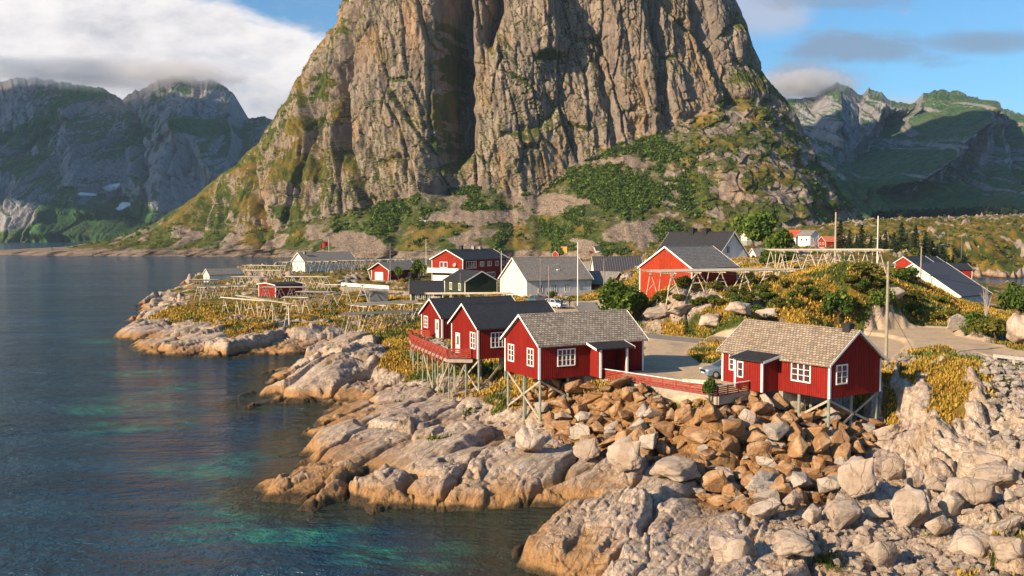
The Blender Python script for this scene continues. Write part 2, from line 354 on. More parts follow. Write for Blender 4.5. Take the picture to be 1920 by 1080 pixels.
# ---- land materials
def mat_land():
    m, t, b = newmat('land', .92, .2)
    at = t.node('ShaderNodeAttribute', attribute_name='mask'); sc = t.node('ShaderNodeSeparateColor'); t.link(at.outputs[0], sc.inputs[0])
    grs, brn, grv = sc.outputs; grn = at.outputs['Alpha']
    geo = t.node('ShaderNodeNewGeometry'); P = geo.outputs['Position']; pz = t.node('ShaderNodeSeparateXYZ'); t.link(P, pz.inputs[0]); z = pz.outputs[2]
    Pm = t.mapping(P, (1, 1, 1.6), (0, 0, -SDIR)); Pa = t.mapping(Pm, (.35, 1.3, 1))
    n1 = t.noise(P, .35, 6, .6); n2 = t.noise(Pa, 2.2, 7, .65, .4); n3 = t.noise(P, 7, 5, .7); n4 = t.noise(P, .11, 4, .55)
    rockc = t.ramp(n2, [(.27, (.17, .125, .09)), (.42, (.36, .285, .22)), (.56, (.50, .415, .335)), (.75, (.64, .555, .465))])
    rockc = t.mix(t.rng(n1, .47, .68, 0, .65), rockc, (.37, .25, .15))
    rockc = t.mix(t.rng(n3, .52, .70, 0, .65), rockc, (.17, .135, .11))
    rockc = t.mix(t.rng(n4, .55, .68, 0, .35), rockc, (.42, .31, .30))
    cr = t.voro(t.mix(.22, Pa, t.noise(P, 1.3, 3, .6, 0, 1)), 1.5, 'DISTANCE_TO_EDGE'); crk = t.rng(cr, 0.0, .035, 1, 0)
    rockc = t.mix(t.math('MULTIPLY', crk, .22), rockc, (.12, .085, .055))
    st = t.noise(t.mapping(Pm, (.16, 2.4, 1)), 1.0, 6, .7, .5); rockc = t.mix(t.rng(st, .54, .64, 0, .65), rockc, (.13, .095, .065))
    tide = t.math('ADD', z, t.math('MULTIPLY', t.math('SUBTRACT', n1, .5), 1.5))
    rockc = t.mix(t.rng(tide, .65, 1.5, .92, 0), rockc, t.mix(n3, (.24, .115, .035), (.44, .26, .11)))
    rockc = t.mix(t.rng(tide, .18, .55, .95, 0), rockc, (.045, .034, .018))
    brc = t.ramp(n2, [(.3, (.16, .08, .03)), (.55, (.30, .17, .07)), (.75, (.42, .28, .15))])
    rockc = t.mix(brn, rockc, brc)
    gy = t.ramp(t.noise(P, 1.4, 6, .7), [(.28, (.075, .060, .014)), (.45, (.20, .130, .020)), (.6, (.34, .20, .030)), (.78, (.44, .30, .07))])
    gg = t.ramp(t.noise(P, 2.0, 6, .7), [(.3, (.018, .034, .008)), (.55, (.060, .090, .014)), (.78, (.13, .14, .025))])
    gc = t.mix(grn, gy, gg)
    gs = t.rng(t.math('ADD', grs, t.math('MULTIPLY', t.math('SUBTRACT', n3, .5), .9)), .35, .62)
    c = t.mix(gs, rockc, gc)
    gvc = t.ramp(t.noise(P, 3.0, 7, .75), [(.3, (.36, .26, .16)), (.55, (.50, .38, .25)), (.8, (.62, .50, .36))])
    gvc = t.mix(t.rng(n1, .45, .65, 0, .4), gvc, (.27, .22, .17))
    gvc = t.mix(t.rng(brn, .3, .7), gvc, t.mix(n3, (.17, .16, .15), (.25, .235, .215)))
    c = t.mix(t.rng(t.math('ADD', grv, t.math('MULTIPLY', t.math('SUBTRACT', n3, .5), .5)), .4, .6), c, gvc)
    t.link(c, b.inputs['Base Color'])
    h = t.math('ADD', t.math('MULTIPLY', n2, .5), t.math('MULTIPLY', n3, .22)); h = t.math('SUBTRACT', h, t.math('MULTIPLY', crk, .10)); h = t.math('SUBTRACT', h, t.math('MULTIPLY', st, .45))
    h = t.mix(gs, h, t.math('MULTIPLY', t.noise(P, 6, 5, .8), .9))
    bs = t.rng(grv, .3, .7, .9, .18)
    bn = t.node('ShaderNodeBump'); t.link(h, bn.inputs['Height']); t.link(bs, bn.inputs['Strength']); bn.inputs['Distance'].default_value = .35
    t.link(bn.outputs[0], b.inputs['Normal'])
    t.link(t.rng(tide, .1, .35, .35, .92), b.inputs['Roughness'])
    return m
M_LAND = mat_land()
def land_sheet(name, r0, r1, k, a0, a1, nc):
    nr = int(math.log(r1 / r0) / k) + 2
    rr = r0 * np.exp(np.linspace(0, math.log(r1 / r0), nr)); aa = np.linspace(a0, a1, nc)
    r, a = np.meshgrid(rr, aa, indexing='ij'); x = r * np.sin(a); y = r * np.cos(a)
    h, g, bn, gv, gn_, sd = land(x, y)
    V = np.stack([x, y, h], -1).reshape(-1, 3)
    keep = (h > -1.6)
    F = gridF(nr, nc); F = F[:, ::-1]
    F = F[keep.ravel()[F].any(1)]
    used = np.zeros(len(V), bool); used[F.ravel()] = True; idx = np.cumsum(used) - 1
    at = np.stack([g, bn, gv, gn_], -1).reshape(-1, 4)
    o = mesh_np(name, V[used], idx[F], M_LAND, True, {'mask': at[used]})
    return tag(o, kind='structure'), (rr, aa, h)
_near, (RR, AA, HH) = land_sheet('ground', 26, 262, .0028, -.60, .62, 1060)
_mid, (RR2, AA2, HH2) = land_sheet('heath_ground', 260, 1700, .010, -.60, .62, 560)
def hz(x, y):
    """ground height under a point (bilinear in the built sheet)"""
    r = math.hypot(x, y); a = math.atan2(x, y)
    rr, aa, h = (RR, AA, HH) if r < 261 else (RR2, AA2, HH2)
    i = np.clip(math.log(max(r, rr[0]) / rr[0]) / math.log(rr[-1] / rr[0]) * (len(rr) - 1), 0, len(rr) - 1.001)
    j = np.clip((a - aa[0]) / (aa[-1] - aa[0]) * (len(aa) - 1), 0, len(aa) - 1.001)
    i0, j0 = int(i), int(j); fi, fj = i - i0, j - j0
    return float((h[i0, j0] * (1 - fj) + h[i0, j0 + 1] * fj) * (1 - fi) + (h[i0 + 1, j0] * (1 - fj) + h[i0 + 1, j0 + 1] * fj) * fi)
def GH(u, v, z0=5.0):
    """where the pixel's ray meets the built ground"""
    dx, dy, dz = ray(u, v); L = math.hypot(dx, dy); t = 28.0
    while t < 1500:
        X, Y, Z = dx * t, dy * t, CAMZ + dz * t
        if Z <= hz(X, Y): return Vector((X, Y, hz(X, Y)))
        t *= 1.0025
    return Vector((*G(u, v, z0), z0))
# ---- water
def build_water():
    m, t, b = newmat('sea_water', .09, .5)
    at = t.node('ShaderNodeAttribute', attribute_name='mask'); sc = t.node('ShaderNodeSeparateColor'); t.link(at.outputs[0], sc.inputs[0])
    geo = t.node('ShaderNodeNewGeometry'); P = geo.outputs['Position']
    n = t.noise(t.mapping(P, (.25, 1, 1), (0, 0, -.45)), .16, 6, .62, .5); n2 = t.noise(P, .5, 5, .7)
    sh = sc.outputs[0]
    f = t.rng(t.math('ADD', sh, t.math('MULTIPLY', t.math('SUBTRACT', n, .5), .9)), .52, .88)
    f = t.math('MULTIPLY', f, t.rng(n2, .38, .62, .12, 1))
    deep = t.mix(t.rng(n, .35, .65), (.004, .031, .068), (.010, .056, .104))
    c = t.mix(f, deep, t.mix(n2, (.006, .10, .085), (.02, .24, .19)))
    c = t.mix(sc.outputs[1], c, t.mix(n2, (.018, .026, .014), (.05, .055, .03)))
    t.link(c, b.inputs['Base Color']); b.inputs['IOR'].default_value = 1.33
    w1 = t.noise(t.mapping(P, (.45, 1, 1), (0, 0, .25)), .55, 3, .55, .6); w2 = t.noise(t.mapping(P, (.6, 1, 1), (0, 0, -.3)), 1.8, 4, .6, .3)
    w3 = t.noise(t.mapping(P, (.3, 1, 1), (0, 0, .1)), .16, 3, .5)
    w4 = t.noise(P, 5.0, 3, .6)
    calm = t.rng(t.noise(t.mapping(P, (.3, 1, 1), (0, 0, .2)), .03, 4, .6), .35, .65, .55, 1.2)
    hh = t.math('ADD', t.math('MULTIPLY', w1, .50), t.math('ADD', t.math('MULTIPLY', w2, .22), t.math('MULTIPLY', w3, .8)))
    hh = t.math('ADD', hh, t.math('MULTIPLY', w4, .10))
    hh = t.math('MULTIPLY', hh, calm)
    t.link(t.bump(hh, 1.0, 2.6), b.inputs['Normal'])
    r = 24 * np.exp(np.linspace(0, math.log(30000 / 24), 330)); a = np.linspace(-1.4, 1.4, 420)
    rr, aa = np.meshgrid(r, a, indexing='ij'); x = rr * np.sin(aa); y = rr * np.cos(aa)
    sd = sdf(x, y, COAST); sd = np.minimum(sd, -sdf(x, y, LAGOON))
    sh = .38 * sst(-sd, 22, 5) * sst(y, 260, 180)
    for u, v, w in [(500,955,5),(430,940,5),(410,985,5),(480,970,4),(640,985,4),(560,1000,4),(400,890,5),(350,880,4),(470,855,5),(540,840,4),(230,800,7),(330,790,6),(300,760,6),(200,770,6),(240,745,6),(340,725,6),(270,700,8),(880,1030,3),(840,1052,3),(190,640,8),(700,1040,3)]:
        px, py = G(u, v); d2 = ((x - px) / (w * 1.3)) ** 2 + ((y - py) / (w * 1.0)) ** 2
        sh = np.maximum(sh, .80 * np.exp(-d2 * .9))
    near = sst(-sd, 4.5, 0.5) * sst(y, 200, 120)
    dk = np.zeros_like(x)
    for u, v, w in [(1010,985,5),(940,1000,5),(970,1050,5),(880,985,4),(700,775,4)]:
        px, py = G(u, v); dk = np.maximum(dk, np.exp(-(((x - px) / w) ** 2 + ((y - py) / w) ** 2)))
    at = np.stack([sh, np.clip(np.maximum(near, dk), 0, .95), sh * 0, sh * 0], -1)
    V = np.stack([x, y, x * 0], -1).reshape(-1, 3)
    tag(mesh_np('sea_water', V, gridF(330, 420)[:, ::-1], m, True, {'mask': at.reshape(-1, 4)}), kind='structure')
build_water()
def bed():
    m, t, b = newmat('sea_bed'); geo = t.node('ShaderNodeNewGeometry')
    t.link(t.mix(t.noise(geo.outputs['Position'], .1), (.03, .04, .03), (.08, .08, .06)), b.inputs['Base Color'])
    V = [(-30000, -3000, -14), (30000, -3000, -14), (30000, 30000, -14), (-30000, 30000, -14)]
    tag(mesh_np('sea_bed', V, [(0, 1, 2, 3)], m), kind='structure')
bed()
# ================================================================== mountains
def interp(x, pts):
    p = np.array(pts, float); return np.interp(x, p[:, 0], p[:, 1])
def normals(P):
    du = np.gradient(P, axis=1); dv = np.gradient(P, axis=0); n = np.cross(du, dv)
    return n / (np.linalg.norm(n, axis=-1, keepdims=True) + 1e-9)
def mat_mount(name, near=True):
    m, t, b = newmat(name, .95, .15)
    at = t.node('ShaderNodeAttribute', attribute_name='mask'); sc = t.node('ShaderNodeSeparateColor'); t.link(at.outputs[0], sc.inputs[0])
    geo = t.node('ShaderNodeNewGeometry'); P = geo.outputs['Position']
    k = 1.0 if near else .35
    Pv = t.mapping(P, (1, 1, .28)); n1 = t.noise(Pv, .035 * k, 7, .62, .5); n2 = t.noise(Pv, .16 * k, 6, .7, .6); n3 = t.noise(P, .55 * k, 5, .75); n4 = t.noise(P, .02 * k, 4, .6)
    if near:
        rock = t.ramp(n2, [(.25, (.04, .033, .028)), (.42, (.17, .135, .105)), (.56, (.29, .235, .185)), (.75, (.44, .37, .30))])
        rock = t.mix(t.rng(n1, .50, .68, 0, .55), rock, (.34, .205, .11)); ns = t.noise(t.mapping(P, (1, 1, .10)), .12, 6, .65, .3); rock = t.mix(t.rng(ns, .52, .64, 0, .6), rock, (.10, .085, .075))
        rock = t.mix(t.rng(n4, .47, .62, 0, .5), rock, (.20, .17, .15))
        rock = t.mix(t.rng(n3, .58, .75, 0, .6), rock, (.075, .06, .045))
        scr = t.ramp(t.noise(P, 1.1, 4, .8), [(.36, (.07, .052, .04)), (.5, (.22, .17, .13)), (.64, (.40, .33, .26))])
        grass = t.ramp(n2, [(.3, (.018, .034, .009)), (.5, (.055, .078, .016)), (.7, (.14, .13, .03))])
        gold = (.30, .17, .035)
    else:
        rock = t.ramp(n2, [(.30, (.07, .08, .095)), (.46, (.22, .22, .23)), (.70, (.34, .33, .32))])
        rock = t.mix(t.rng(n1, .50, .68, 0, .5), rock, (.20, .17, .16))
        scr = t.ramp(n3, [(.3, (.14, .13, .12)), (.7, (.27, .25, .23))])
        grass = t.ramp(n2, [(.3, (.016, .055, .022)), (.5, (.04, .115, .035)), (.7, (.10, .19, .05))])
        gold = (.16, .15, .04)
    c = t.mix(sc.outputs[1], rock, scr)
    gm = t.math('ADD', sc.outputs[0], t.math('MULTIPLY', t.math('SUBTRACT', n3, .5), .9)); gm = t.rng(gm, .38, .62)
    g = t.mix(t.rng(n1, .46, .70, 0, .55), grass, gold)
    g = t.mix(sc.outputs[2], g, (.016, .034, .008))
    c = t.mix(gm, c, g)
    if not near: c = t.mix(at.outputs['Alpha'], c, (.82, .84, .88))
    t.link(c, b.inputs['Base Color'])
    h = t.math('ADD', t.math('MULTIPLY', n2, .65), t.math('MULTIPLY', n3, .35))
    cr = t.rng(t.voro(t.mix(.0, t.mapping(P, (1, 1, .35)), P), .13 * k, 'DISTANCE_TO_EDGE'), 0, .10, .35, 0); h = t.math('SUBTRACT', h, t.math('MULTIPLY', cr, .0 if near else .6))
    t.link(t.bump(h, 1.0, 3.0 / k), b.inputs['Normal'])
    return m
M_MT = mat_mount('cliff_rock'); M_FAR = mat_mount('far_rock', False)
CY = 900.0
def main_mountain():
    Ltab = [(487, -60), (477, -120), (470, -10), (462, 150), (449, 231), (421, 301), (395, 345), (370, 380), (350, 402), (333, 420), (315, 454), (278, 486), (231, 523), (199, 546), (171, 560), (120, 588), (79, 616), (37, 640), (0, 662), (-120, 715), (-260, 800), (-400, 905), (-470, 975)]
    Rtab = [(487, 1700), (470, 1680), (440, 1640), (409, 1600), (371, 1562), (324, 1532), (273, 1507), (226, 1481), (183, 1447), (153, 1422), (111, 1404), (55, 1383), (0, 1358), (-120, 1300), (-260, 1200), (-400, 1080), (-470, 1000)]
    L = np.array(Ltab[::-1], float); Rr = np.array(Rtab[::-1], float)
    nv, nu = 620, 1150
    yy = np.concatenate([np.linspace(520, 0, 480), np.linspace(-2, -470, 140)])
    z = CAMZ + (HOR - yy) / FPX * CY
    th = np.linspace(-1.95, 1.95, nu)
    TH, YY = np.meshgrid(th, yy); Z = CAMZ + (HOR - YY) / FPX * CY
    xl = np.interp(YY, L[:, 0], L[:, 1]); xr = np.interp(YY, Rr[:, 0], Rr[:, 1])
    cxp = (xl + xr) / 2; ap = (xr - xl) / 2
    U = cxp + ap * np.sin(TH)                                  # screen-ish bearing of the point
    bc = interp(YY, [(-470, 12), (-260, 70), (0, 95), (250, 115), (400, 140), (520, 160)])
    yb = interp(U, [(0, 470), (230, 440), (300, 432), (400, 425), (470, 440), (600, 425), (700, 400), (760, 388), (830, 372), (900, 352), (960, 375), (1000, 372), (1060, 318), (1120, 285), (1190, 262), (1250, 225), (1310, 185), (1400, 175), (1480, 250), (1600, 400)])
    yb = yb + 10 * fbm(U / 40, U * 0, 3, 7)
    zb = CAMZ + (HOR - yb) / FPX * (CY - 110)
    slope = interp(U, [(0, .8), (500, .8), (620, .62), (1100, .62), (1250, .85), (1500, 1.1)])
    apron = np.maximum(0, zb - Z) / slope
    apron = np.minimum(apron, 210)
    cs = np.cos(TH); csn = np.where(cs > 0, np.abs(cs) ** .85, cs)
    X = (U - 960) / FPX * CY; Y = CY - (bc + apron) * csn
    cliff = sst(Z - zb, -6, 10)
    D = np.zeros_like(X)                                       # + = towards the camera
    def seg(pts, w, amp, y0, y1, p=2.0, f=18):
        xc = interp(YY, sorted([(b, a) for a, b in pts]))
        win = sst(YY, y0 - f, y0 + f) * sst(YY, y1 + f, y1 - f)
        return amp * np.exp(-np.abs((U - xc + 5 * gn(YY / 30, U * 0, 3)) / w) ** p) * win
    D += seg([(805, -60), (775, 100), (768, 250), (775, 380)], 80, 26, 25, 400, 8, 40)          # rounded pillar
    D -= seg([(862, -60), (870, 0), (875, 150), (876, 300), (862, 335)], 20, 46, -200, 320, 3, 30)    # great gully
    D -= seg([(935, -40), (938, 60), (925, 120)], 10, 26, -200, 130, 2, 25)
    D -= seg([(700, -50), (680, 60), (672, 200), (690, 300), (735, 385)], 15, 24, -200, 400, 2, 20)
    D -= seg([(640, 0), (610, 200), (640, 330)], 14, 14, -50, 400, 2, 20)
    D += seg([(1010, 0), (1030, 100), (1020, 150)], 24, 13, 55, 150, 3, 8)                       # hanging block
    D += seg([(905, -40), (906, 170)], 16, 10, -100, 185, 2, 20)
    D += seg([(985, 60), (960, 200), (960, 330)], 48, 16, 0, 400, 3, 40)
    D -= seg([(1105, 150), (1130, 280)], 8, 12, 120, 300, 2, 20)
    D -= seg([(1190, 40), (1215, 250)], 9, 13, -50, 260, 2, 20)
    D += seg([(1150, 0), (1170, 230)], 35, 12, -100, 250, 3, 20)
    D -= seg([(1265, 0), (1290, 120), (1340, 240)], 12, 16, -100, 230, 2, 20)
    D -= seg([(500, 300), (560, 430)], 10, 12, 250, 470, 2, 20)
    D -= seg([(430, 380), (440, 430)], 12, 10, 350, 470, 2, 20)
    s = CY / FPX
    uu, zz = X, Z
    tilt = uu + zz * 0.10 * np.sign(uu + 30)
    fl = 11 * (ridg(tilt / 100, zz / 260, 4, 11, .5) - .35) + 5.5 * (ridg(tilt / 34, zz / 240, 3, 14) - .4) + 2.4 * (ridg(tilt / 12, zz / 130, 3, 17) - .4)
    fl += 9 * blocks(uu, zz, 46, 150, .10, 5, 1, .9, .5, .5, .08) + 4.6 * blocks(uu, zz, 19, 75, .16, 6, 1, .9, .5, .6, .09) + 1.8 * blocks(uu, zz, 7, 24, .2, 7, 1, .9, .5, .7, .12)
    ap_ = 5 * fbm(uu / 40, zz / 25, 4, 31) + 2.2 * fbm(uu / 9, zz / 7, 3, 33) + 6 * np.maximum(0, blocks(uu, zz, 30, 16, .3, 8, 1, .8, .6, .2)) 
    right = sst(U, 1180, 1260)
    shoulder = right * (1 - cliff)
    ap_ += shoulder * (9 * (ridg(uu / 60 + zz / 50, zz / 45, 3, 41) - .4) + 5 * blocks(uu, zz, 14, 12, .7, 9, 1, .9, .5, .5))
    ap_ += (1 - cliff) * sst(U, 640, 560) * (7 * blocks(uu, zz, 20, 26, .3, 13, 1, .9, .5, .5) + 6 * (ridg(uu / 40, zz / 50, 3, 43) - .4))
    fl += 6 * (ridg((uu * .8 + zz * .6) / 46, (zz * .8 - uu * .6) / 120, 3, 23) - .45); fl += 1.7 * (ridg(uu / 5.5 + zz / 60, zz / 20, 3, 19) - .4) + 1.3 * blocks(uu, zz, 3.2, 7, .25, 21, 1, .9, .5, .9, .14)
    D += cliff * fl + (1 - cliff) * ap_
    # push along a mix of outward directions
    nx = np.sin(TH); ny = -np.maximum(np.cos(TH), .0) - .15; nl = np.hypot(nx, ny)
    edge = sst(np.abs(np.sin(TH)), .86, 1.0); sc_ = 1 - .55 * edge
    Y = Y + D * sc_ * ny / nl; X = X + D * .55 * sc_ * nx / nl
    P = np.stack([X, Y, Z + (1 - cliff) * 1.2 * fbm(uu / 8, zz / 5, 2, 61)], -1)
    n = normals(P)
    flat = np.abs(n[..., 2])
    nz = fbm(uu / 28, zz / 28, 4, 71); nz2 = fbm(uu / 7, zz / 7, 3, 75)
    veg = cliff * sst(flat + .30 * nz + .18 * nz2, .42, .62)
    leftedge = sst(U, 690, 640) * sst(nz + .4 * nz2 + .12, .02, .30); veg = np.maximum(veg, cliff * leftedge * .75)
    gl = np.exp(-((U - interp(YY, [(0, 856), (300, 850)])) / 20) ** 2) * sst(YY, 60, 120) * sst(YY, 330, 290); veg = np.maximum(veg, gl * sst(nz2 + nz, -.3, .1))
    veg = np.maximum(veg, sst(U, 1300, 1350) * sst(YY, 110, 190) * sst(nz + .4 * nz2, -.02, .2) * .8)
    apv = sst(nz + .5 * nz2, -.28, .10)
    scree = (1 - cliff) * sst(U, 600, 640) * sst(U, 1190, 1150)
    sp = scree * sst(fbm(uu / 60, zz / 22, 3, 79) + .25 * nz2 + (YY - 420) / 130 * .25, .04, .22)
    rockp = (1 - cliff) * (1 - scree) * sst(fbm(uu / 22, zz / 14, 4, 83) + .2 * nz2 + .25 * (.55 - flat), .0, .14)
    veg = np.where(cliff < .5, np.maximum((1 - sp) * (1 - rockp * .95) * (.55 + .45 * apv), .0), veg)
    shore = sst(Z, 7, 3); veg = veg * (1 - shore)
    dark = (1 - cliff) * sst(U, 620, 700) * sst(U, 1250, 1150) * sst(nz * 1.2 + .6 * nz2 - .25 * (YY - 400) / 80, -.05, .25) * (1 - sp)
    msk = np.stack([veg, np.clip(sp + shore * .5, 0, 1), dark * .7, veg * 0], -1)
    V = P.reshape(-1, 3)
    o = mesh_np('mountain', V, gridF(nv, nu), M_MT, True, {'mask': msk.reshape(-1, 4)})
    tag(o, kind='structure')
    return P, veg, dark, YY, U, TH, sp, cliff
MP = main_mountain()
def far_range(name, sil, ybase, Yb, Yt, seed, feat, snow=None, lit=None, vg=None, u0=None, u1=None):
    nu, nv = 620, 300
    u = np.linspace(sil[0][0], sil[-1][0], nu); v = np.concatenate([np.linspace(0, 1, 230), 1 + np.linspace(.02, 1.3, 70)])
    U, Vv = np.meshgrid(u, v)
    yt = interp(U, sil); yt = yt + 5 * fbm(U / 14, U * 0, 4, seed + 3) - 4. * (ridg(U / 16, U * 0 + .5, 3, seed + 4) - .5)
    f = np.minimum(Vv, 1); back = np.maximum(Vv - 1, 0)
    yb = interp(U, ybase)
    YYp = yb + (yt - yb) * f
    Yd = Yb + (Yt - Yb) * (f * .75 + .25 * f ** 3) + 0 * f
    Z0 = CAMZ + (HOR - YYp) / FPX * Yd
    Ztop = CAMZ + (HOR - yt) / FPX * Yt
    Z = np.where(Vv > 1, Ztop * (1 - back / 1.3) , Z0); Yd = Yd + back * 900
    X = (U - 960) / FPX * np.where(Vv > 1, Yt, Yd)
    D = 70 * (ridg(X / 420 + .3 * Z / 420, Z / 700, 4, seed) - .4) + 26 * (ridg(X / 130, Z / 260, 4, seed + 7) - .4) + 34 * blocks(X, Z, 130, 260, .3, seed + 9, 1, .9, .5, .5) + 18 * blocks(X, Z, 45, 100, .3, seed + 12, 1, .9, .5, .5) + 14 * (ridg(X / 50 + Z / 160, Z / 120, 3, seed + 14) - .4)
    for (pts, w, amp) in feat:
        xc = interp(YYp, sorted([(b, a) for a, b in pts])); ys = [b for a, b in pts]
        D += amp * np.exp(-((U - xc) / w) ** 2) * sst(YYp, min(ys) - 15, min(ys) + 5) * sst(YYp, max(ys) + 15, max(ys) - 5)
    D = D * sst(1 - f, 0, .12) * sst(f, 0, .05) + np.where(back > 0, 0, 0)
    P = np.stack([X, Yd - D, Z], -1); n = normals(P)
    nz = fbm(X / 160, Z / 110, 4, seed + 20)
    veg = sst(np.abs(n[..., 2]) + .35 * nz, .66, .86) * .6
    if vg is not None: veg = np.maximum(veg, vg(U, YYp, nz))
    sn = np.zeros_like(veg)
    for (su, sv_, wu, wv, sl) in (snow or []):
        sn = np.maximum(sn, sst(((U - su) / wu) ** 2 + ((YYp - sv_ - sl * (U - su) + 1.2 * fbm(U / 6, YYp / 3, 2, 3)) / wv) ** 2, 1.2, .8))
    veg = veg * (1 - sn)
    msk = np.stack([veg, sst(nz, .1, .3) * .5, veg * .2, sn], -1)
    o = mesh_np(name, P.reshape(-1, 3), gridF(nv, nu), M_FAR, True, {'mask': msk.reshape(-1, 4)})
    tag(o, kind='structure')
silL = [(-350, 190), (-200, 165), (-60, 160), (0, 158), (40, 150), (80, 150), (130, 158), (200, 168), (232, 185), (237, 190), (250, 178), (285, 165), (310, 150), (340, 143), (365, 147), (380, 155), (400, 150), (425, 165), (445, 180), (452, 205), (458, 228), (480, 222), (500, 220), (520, 232), (560, 240), (640, 260), (760, 300)]
far_range('mountain_ridge', silL, [(-350, 478), (0, 470), (200, 462), (760, 450)], 1900, 2700, 101,
  [([(235, 190), (262, 240), (270, 330)], 9, -60), ([(-60, 290), (20, 300), (70, 350), (110, 440)], 55, 50), ([(370, 235), (330, 300), (300, 420)], 30, 90), ([(370, 238), (400, 300), (470, 400)], 26, 80), ([(445, 180), (452, 300)], 12, 60), ([(150, 200), (170, 400)], 30, 60), ([(200, 360), (240, 430)], 40, -60)],
  snow=[(207, 350, 15, 5, -.35), (222, 386, 19, 6, -.22), (171, 365, 9, 3, 0)],
  vg=lambda U, Y, n: sst(Y + 25 * n, 372, 400) * sst(U, 80, 125) * sst(U, 330, 290) + .8 * sst(n, .15, .35) + sst(Y + 20 * n, 415, 435) * .9)
silR = [(1300, 250), (1400, 215), (1440, 192), (1470, 188), (1520, 185), (1545, 165), (1565, 158), (1590, 170), (1612, 182), (1622, 168), (1640, 175), (1665, 192), (1700, 198), (1712, 196), (1722, 180), (1745, 172), (1790, 174), (1805, 182), (1825, 185), (1833, 205), (1852, 208), (1870, 206), (1905, 215), (1930, 228), (1980, 205), (2100, 210), (2250, 260)]
far_range('mountain_ridge', silR, [(1300, 432), (1650, 412), (2250, 404)], 1650, 2500, 151,
  [([(1545, 165), (1560, 240)], 20, 60), ([(1830, 190), (1790, 240), (1720, 300), (1660, 350)], 38, 150), ([(1840, 240), (1870, 400)], 26, 90), ([(1905, 220), (1915, 340)], 24, 70), ([(1700, 215), (1640, 300)], 40, -110), ([(1617, 175), (1620, 240)], 10, -40), ([(1880, 220), (1890, 300)], 12, -60)],
  vg=lambda U, Y, n: np.maximum(.75 * sst(Y + 90 * n, 285, 330) * sst(n, .20, -.05), sst(U, 1690, 1720) * sst(U, 1835, 1815) * sst(Y + 30 * n, 195, 215) * .6 * sst(Y, 310, 260) * sst(n, .15, -.1)))
# ================================================================== building kit
class MB:
    """collects simple solids; build() links them as ONE mesh"""
    def __init__(s): s.v = []; s.f = []
    def add(s, vs, fs):
        n = len(s.v); s.v += [tuple(p) for p in vs]; s.f += [tuple(i + n for i in f) for f in fs]
    def box(s, x0, x1, y0, y1, z0, z1):
        s.add([(x0,y0,z0),(x1,y0,z0),(x1,y1,z0),(x0,y1,z0),(x0,y0,z1),(x1,y0,z1),(x1,y1,z1),(x0,y1,z1)],
              [(3,2,1,0),(4,5,6,7),(0,1,5,4),(1,2,6,5),(2,3,7,6),(3,0,4,7)])
    def beam(s, p, q, w, h=None):
        p = Vector(p); q = Vector(q); h = h or w; d = (q - p).normalized()
        up = Vector((0,0,1)) if abs(d.z) < .95 else Vector((1,0,0)); a = d.cross(up).normalized(); b = a.cross(d)
        a *= w / 2; b *= h / 2
        s.add([p-a-b,p+a-b,p+a+b,p-a+b,q-a-b,q+a-b,q+a+b,q-a+b], [(3,2,1,0),(4,5,6,7),(0,1,5,4),(1,2,6,5),(2,3,7,6),(3,0,4,7)])
    def tube(s, p, q, r0, r1=None, n=7):
        p = Vector(p); q = Vector(q); r1 = r0 if r1 is None else r1; d = (q - p).normalized()
        up = Vector((0,0,1)) if abs(d.z) < .95 else Vector((1,0,0)); a = d.cross(up).normalized(); b = d.cross(a)
        vs = [p + (a*math.cos(t)+b*math.sin(t))*r0 for t in [2*math.pi*i/n for i in range(n)]] + [q + (a*math.cos(t)+b*math.sin(t))*r1 for t in [2*math.pi*i/n for i in range(n)]]
        s.add(vs, [(i,(i+1)%n,n+(i+1)%n,n+i) for i in range(n)] + [tuple(range(n))[::-1], tuple(range(n,2*n))])
    def prism(s, pts, ax, a, b):
        """extrude a 2-D outline along axis ax (0=x,1=y,2=z)"""
        def P(u, v, w): return (w,u,v) if ax == 0 else ((u,w,v) if ax == 1 else (u,v,w))
        n = len(pts); s.add([P(u,v,a) for u,v in pts] + [P(u,v,b) for u,v in pts],
              [tuple(range(n))[::-1], tuple(range(n,2*n))] + [(i,(i+1)%n,n+(i+1)%n,n+i) for i in range(n)])
    def build(s, name, mat, parent=None, smooth=False):
        me = bpy.data.meshes.new(name); me.from_pydata(s.v, [], s.f); me.materials.append(mat)
        bm = bmesh.new(); bm.from_mesh(me); bmesh.ops.recalc_face_normals(bm, faces=bm.faces[:]); bm.to_mesh(me); bm.free()
        if smooth: me.polygons.foreach_set('use_smooth', [True] * len(me.polygons))
        o = bpy.data.objects.new(name, me); COL.objects.link(o)
        if parent is not None: o.parent = parent
        return o
def empty(name, loc, rz=0, label=None, cat=None, group=None):
    o = bpy.data.objects.new(name, None); COL.objects.link(o); o.location = loc; o.rotation_euler.z = rz
    o.empty_display_size = .3
    return tag(o, label, cat, group)
def copy_tree(o, parent=None):
    c = o.copy(); COL.objects.link(c)
    if parent is not None: c.parent = parent; c.matrix_parent_inverse = o.matrix_parent_inverse.copy()
    for ch in list(o.children): copy_tree(ch, c)
    return c
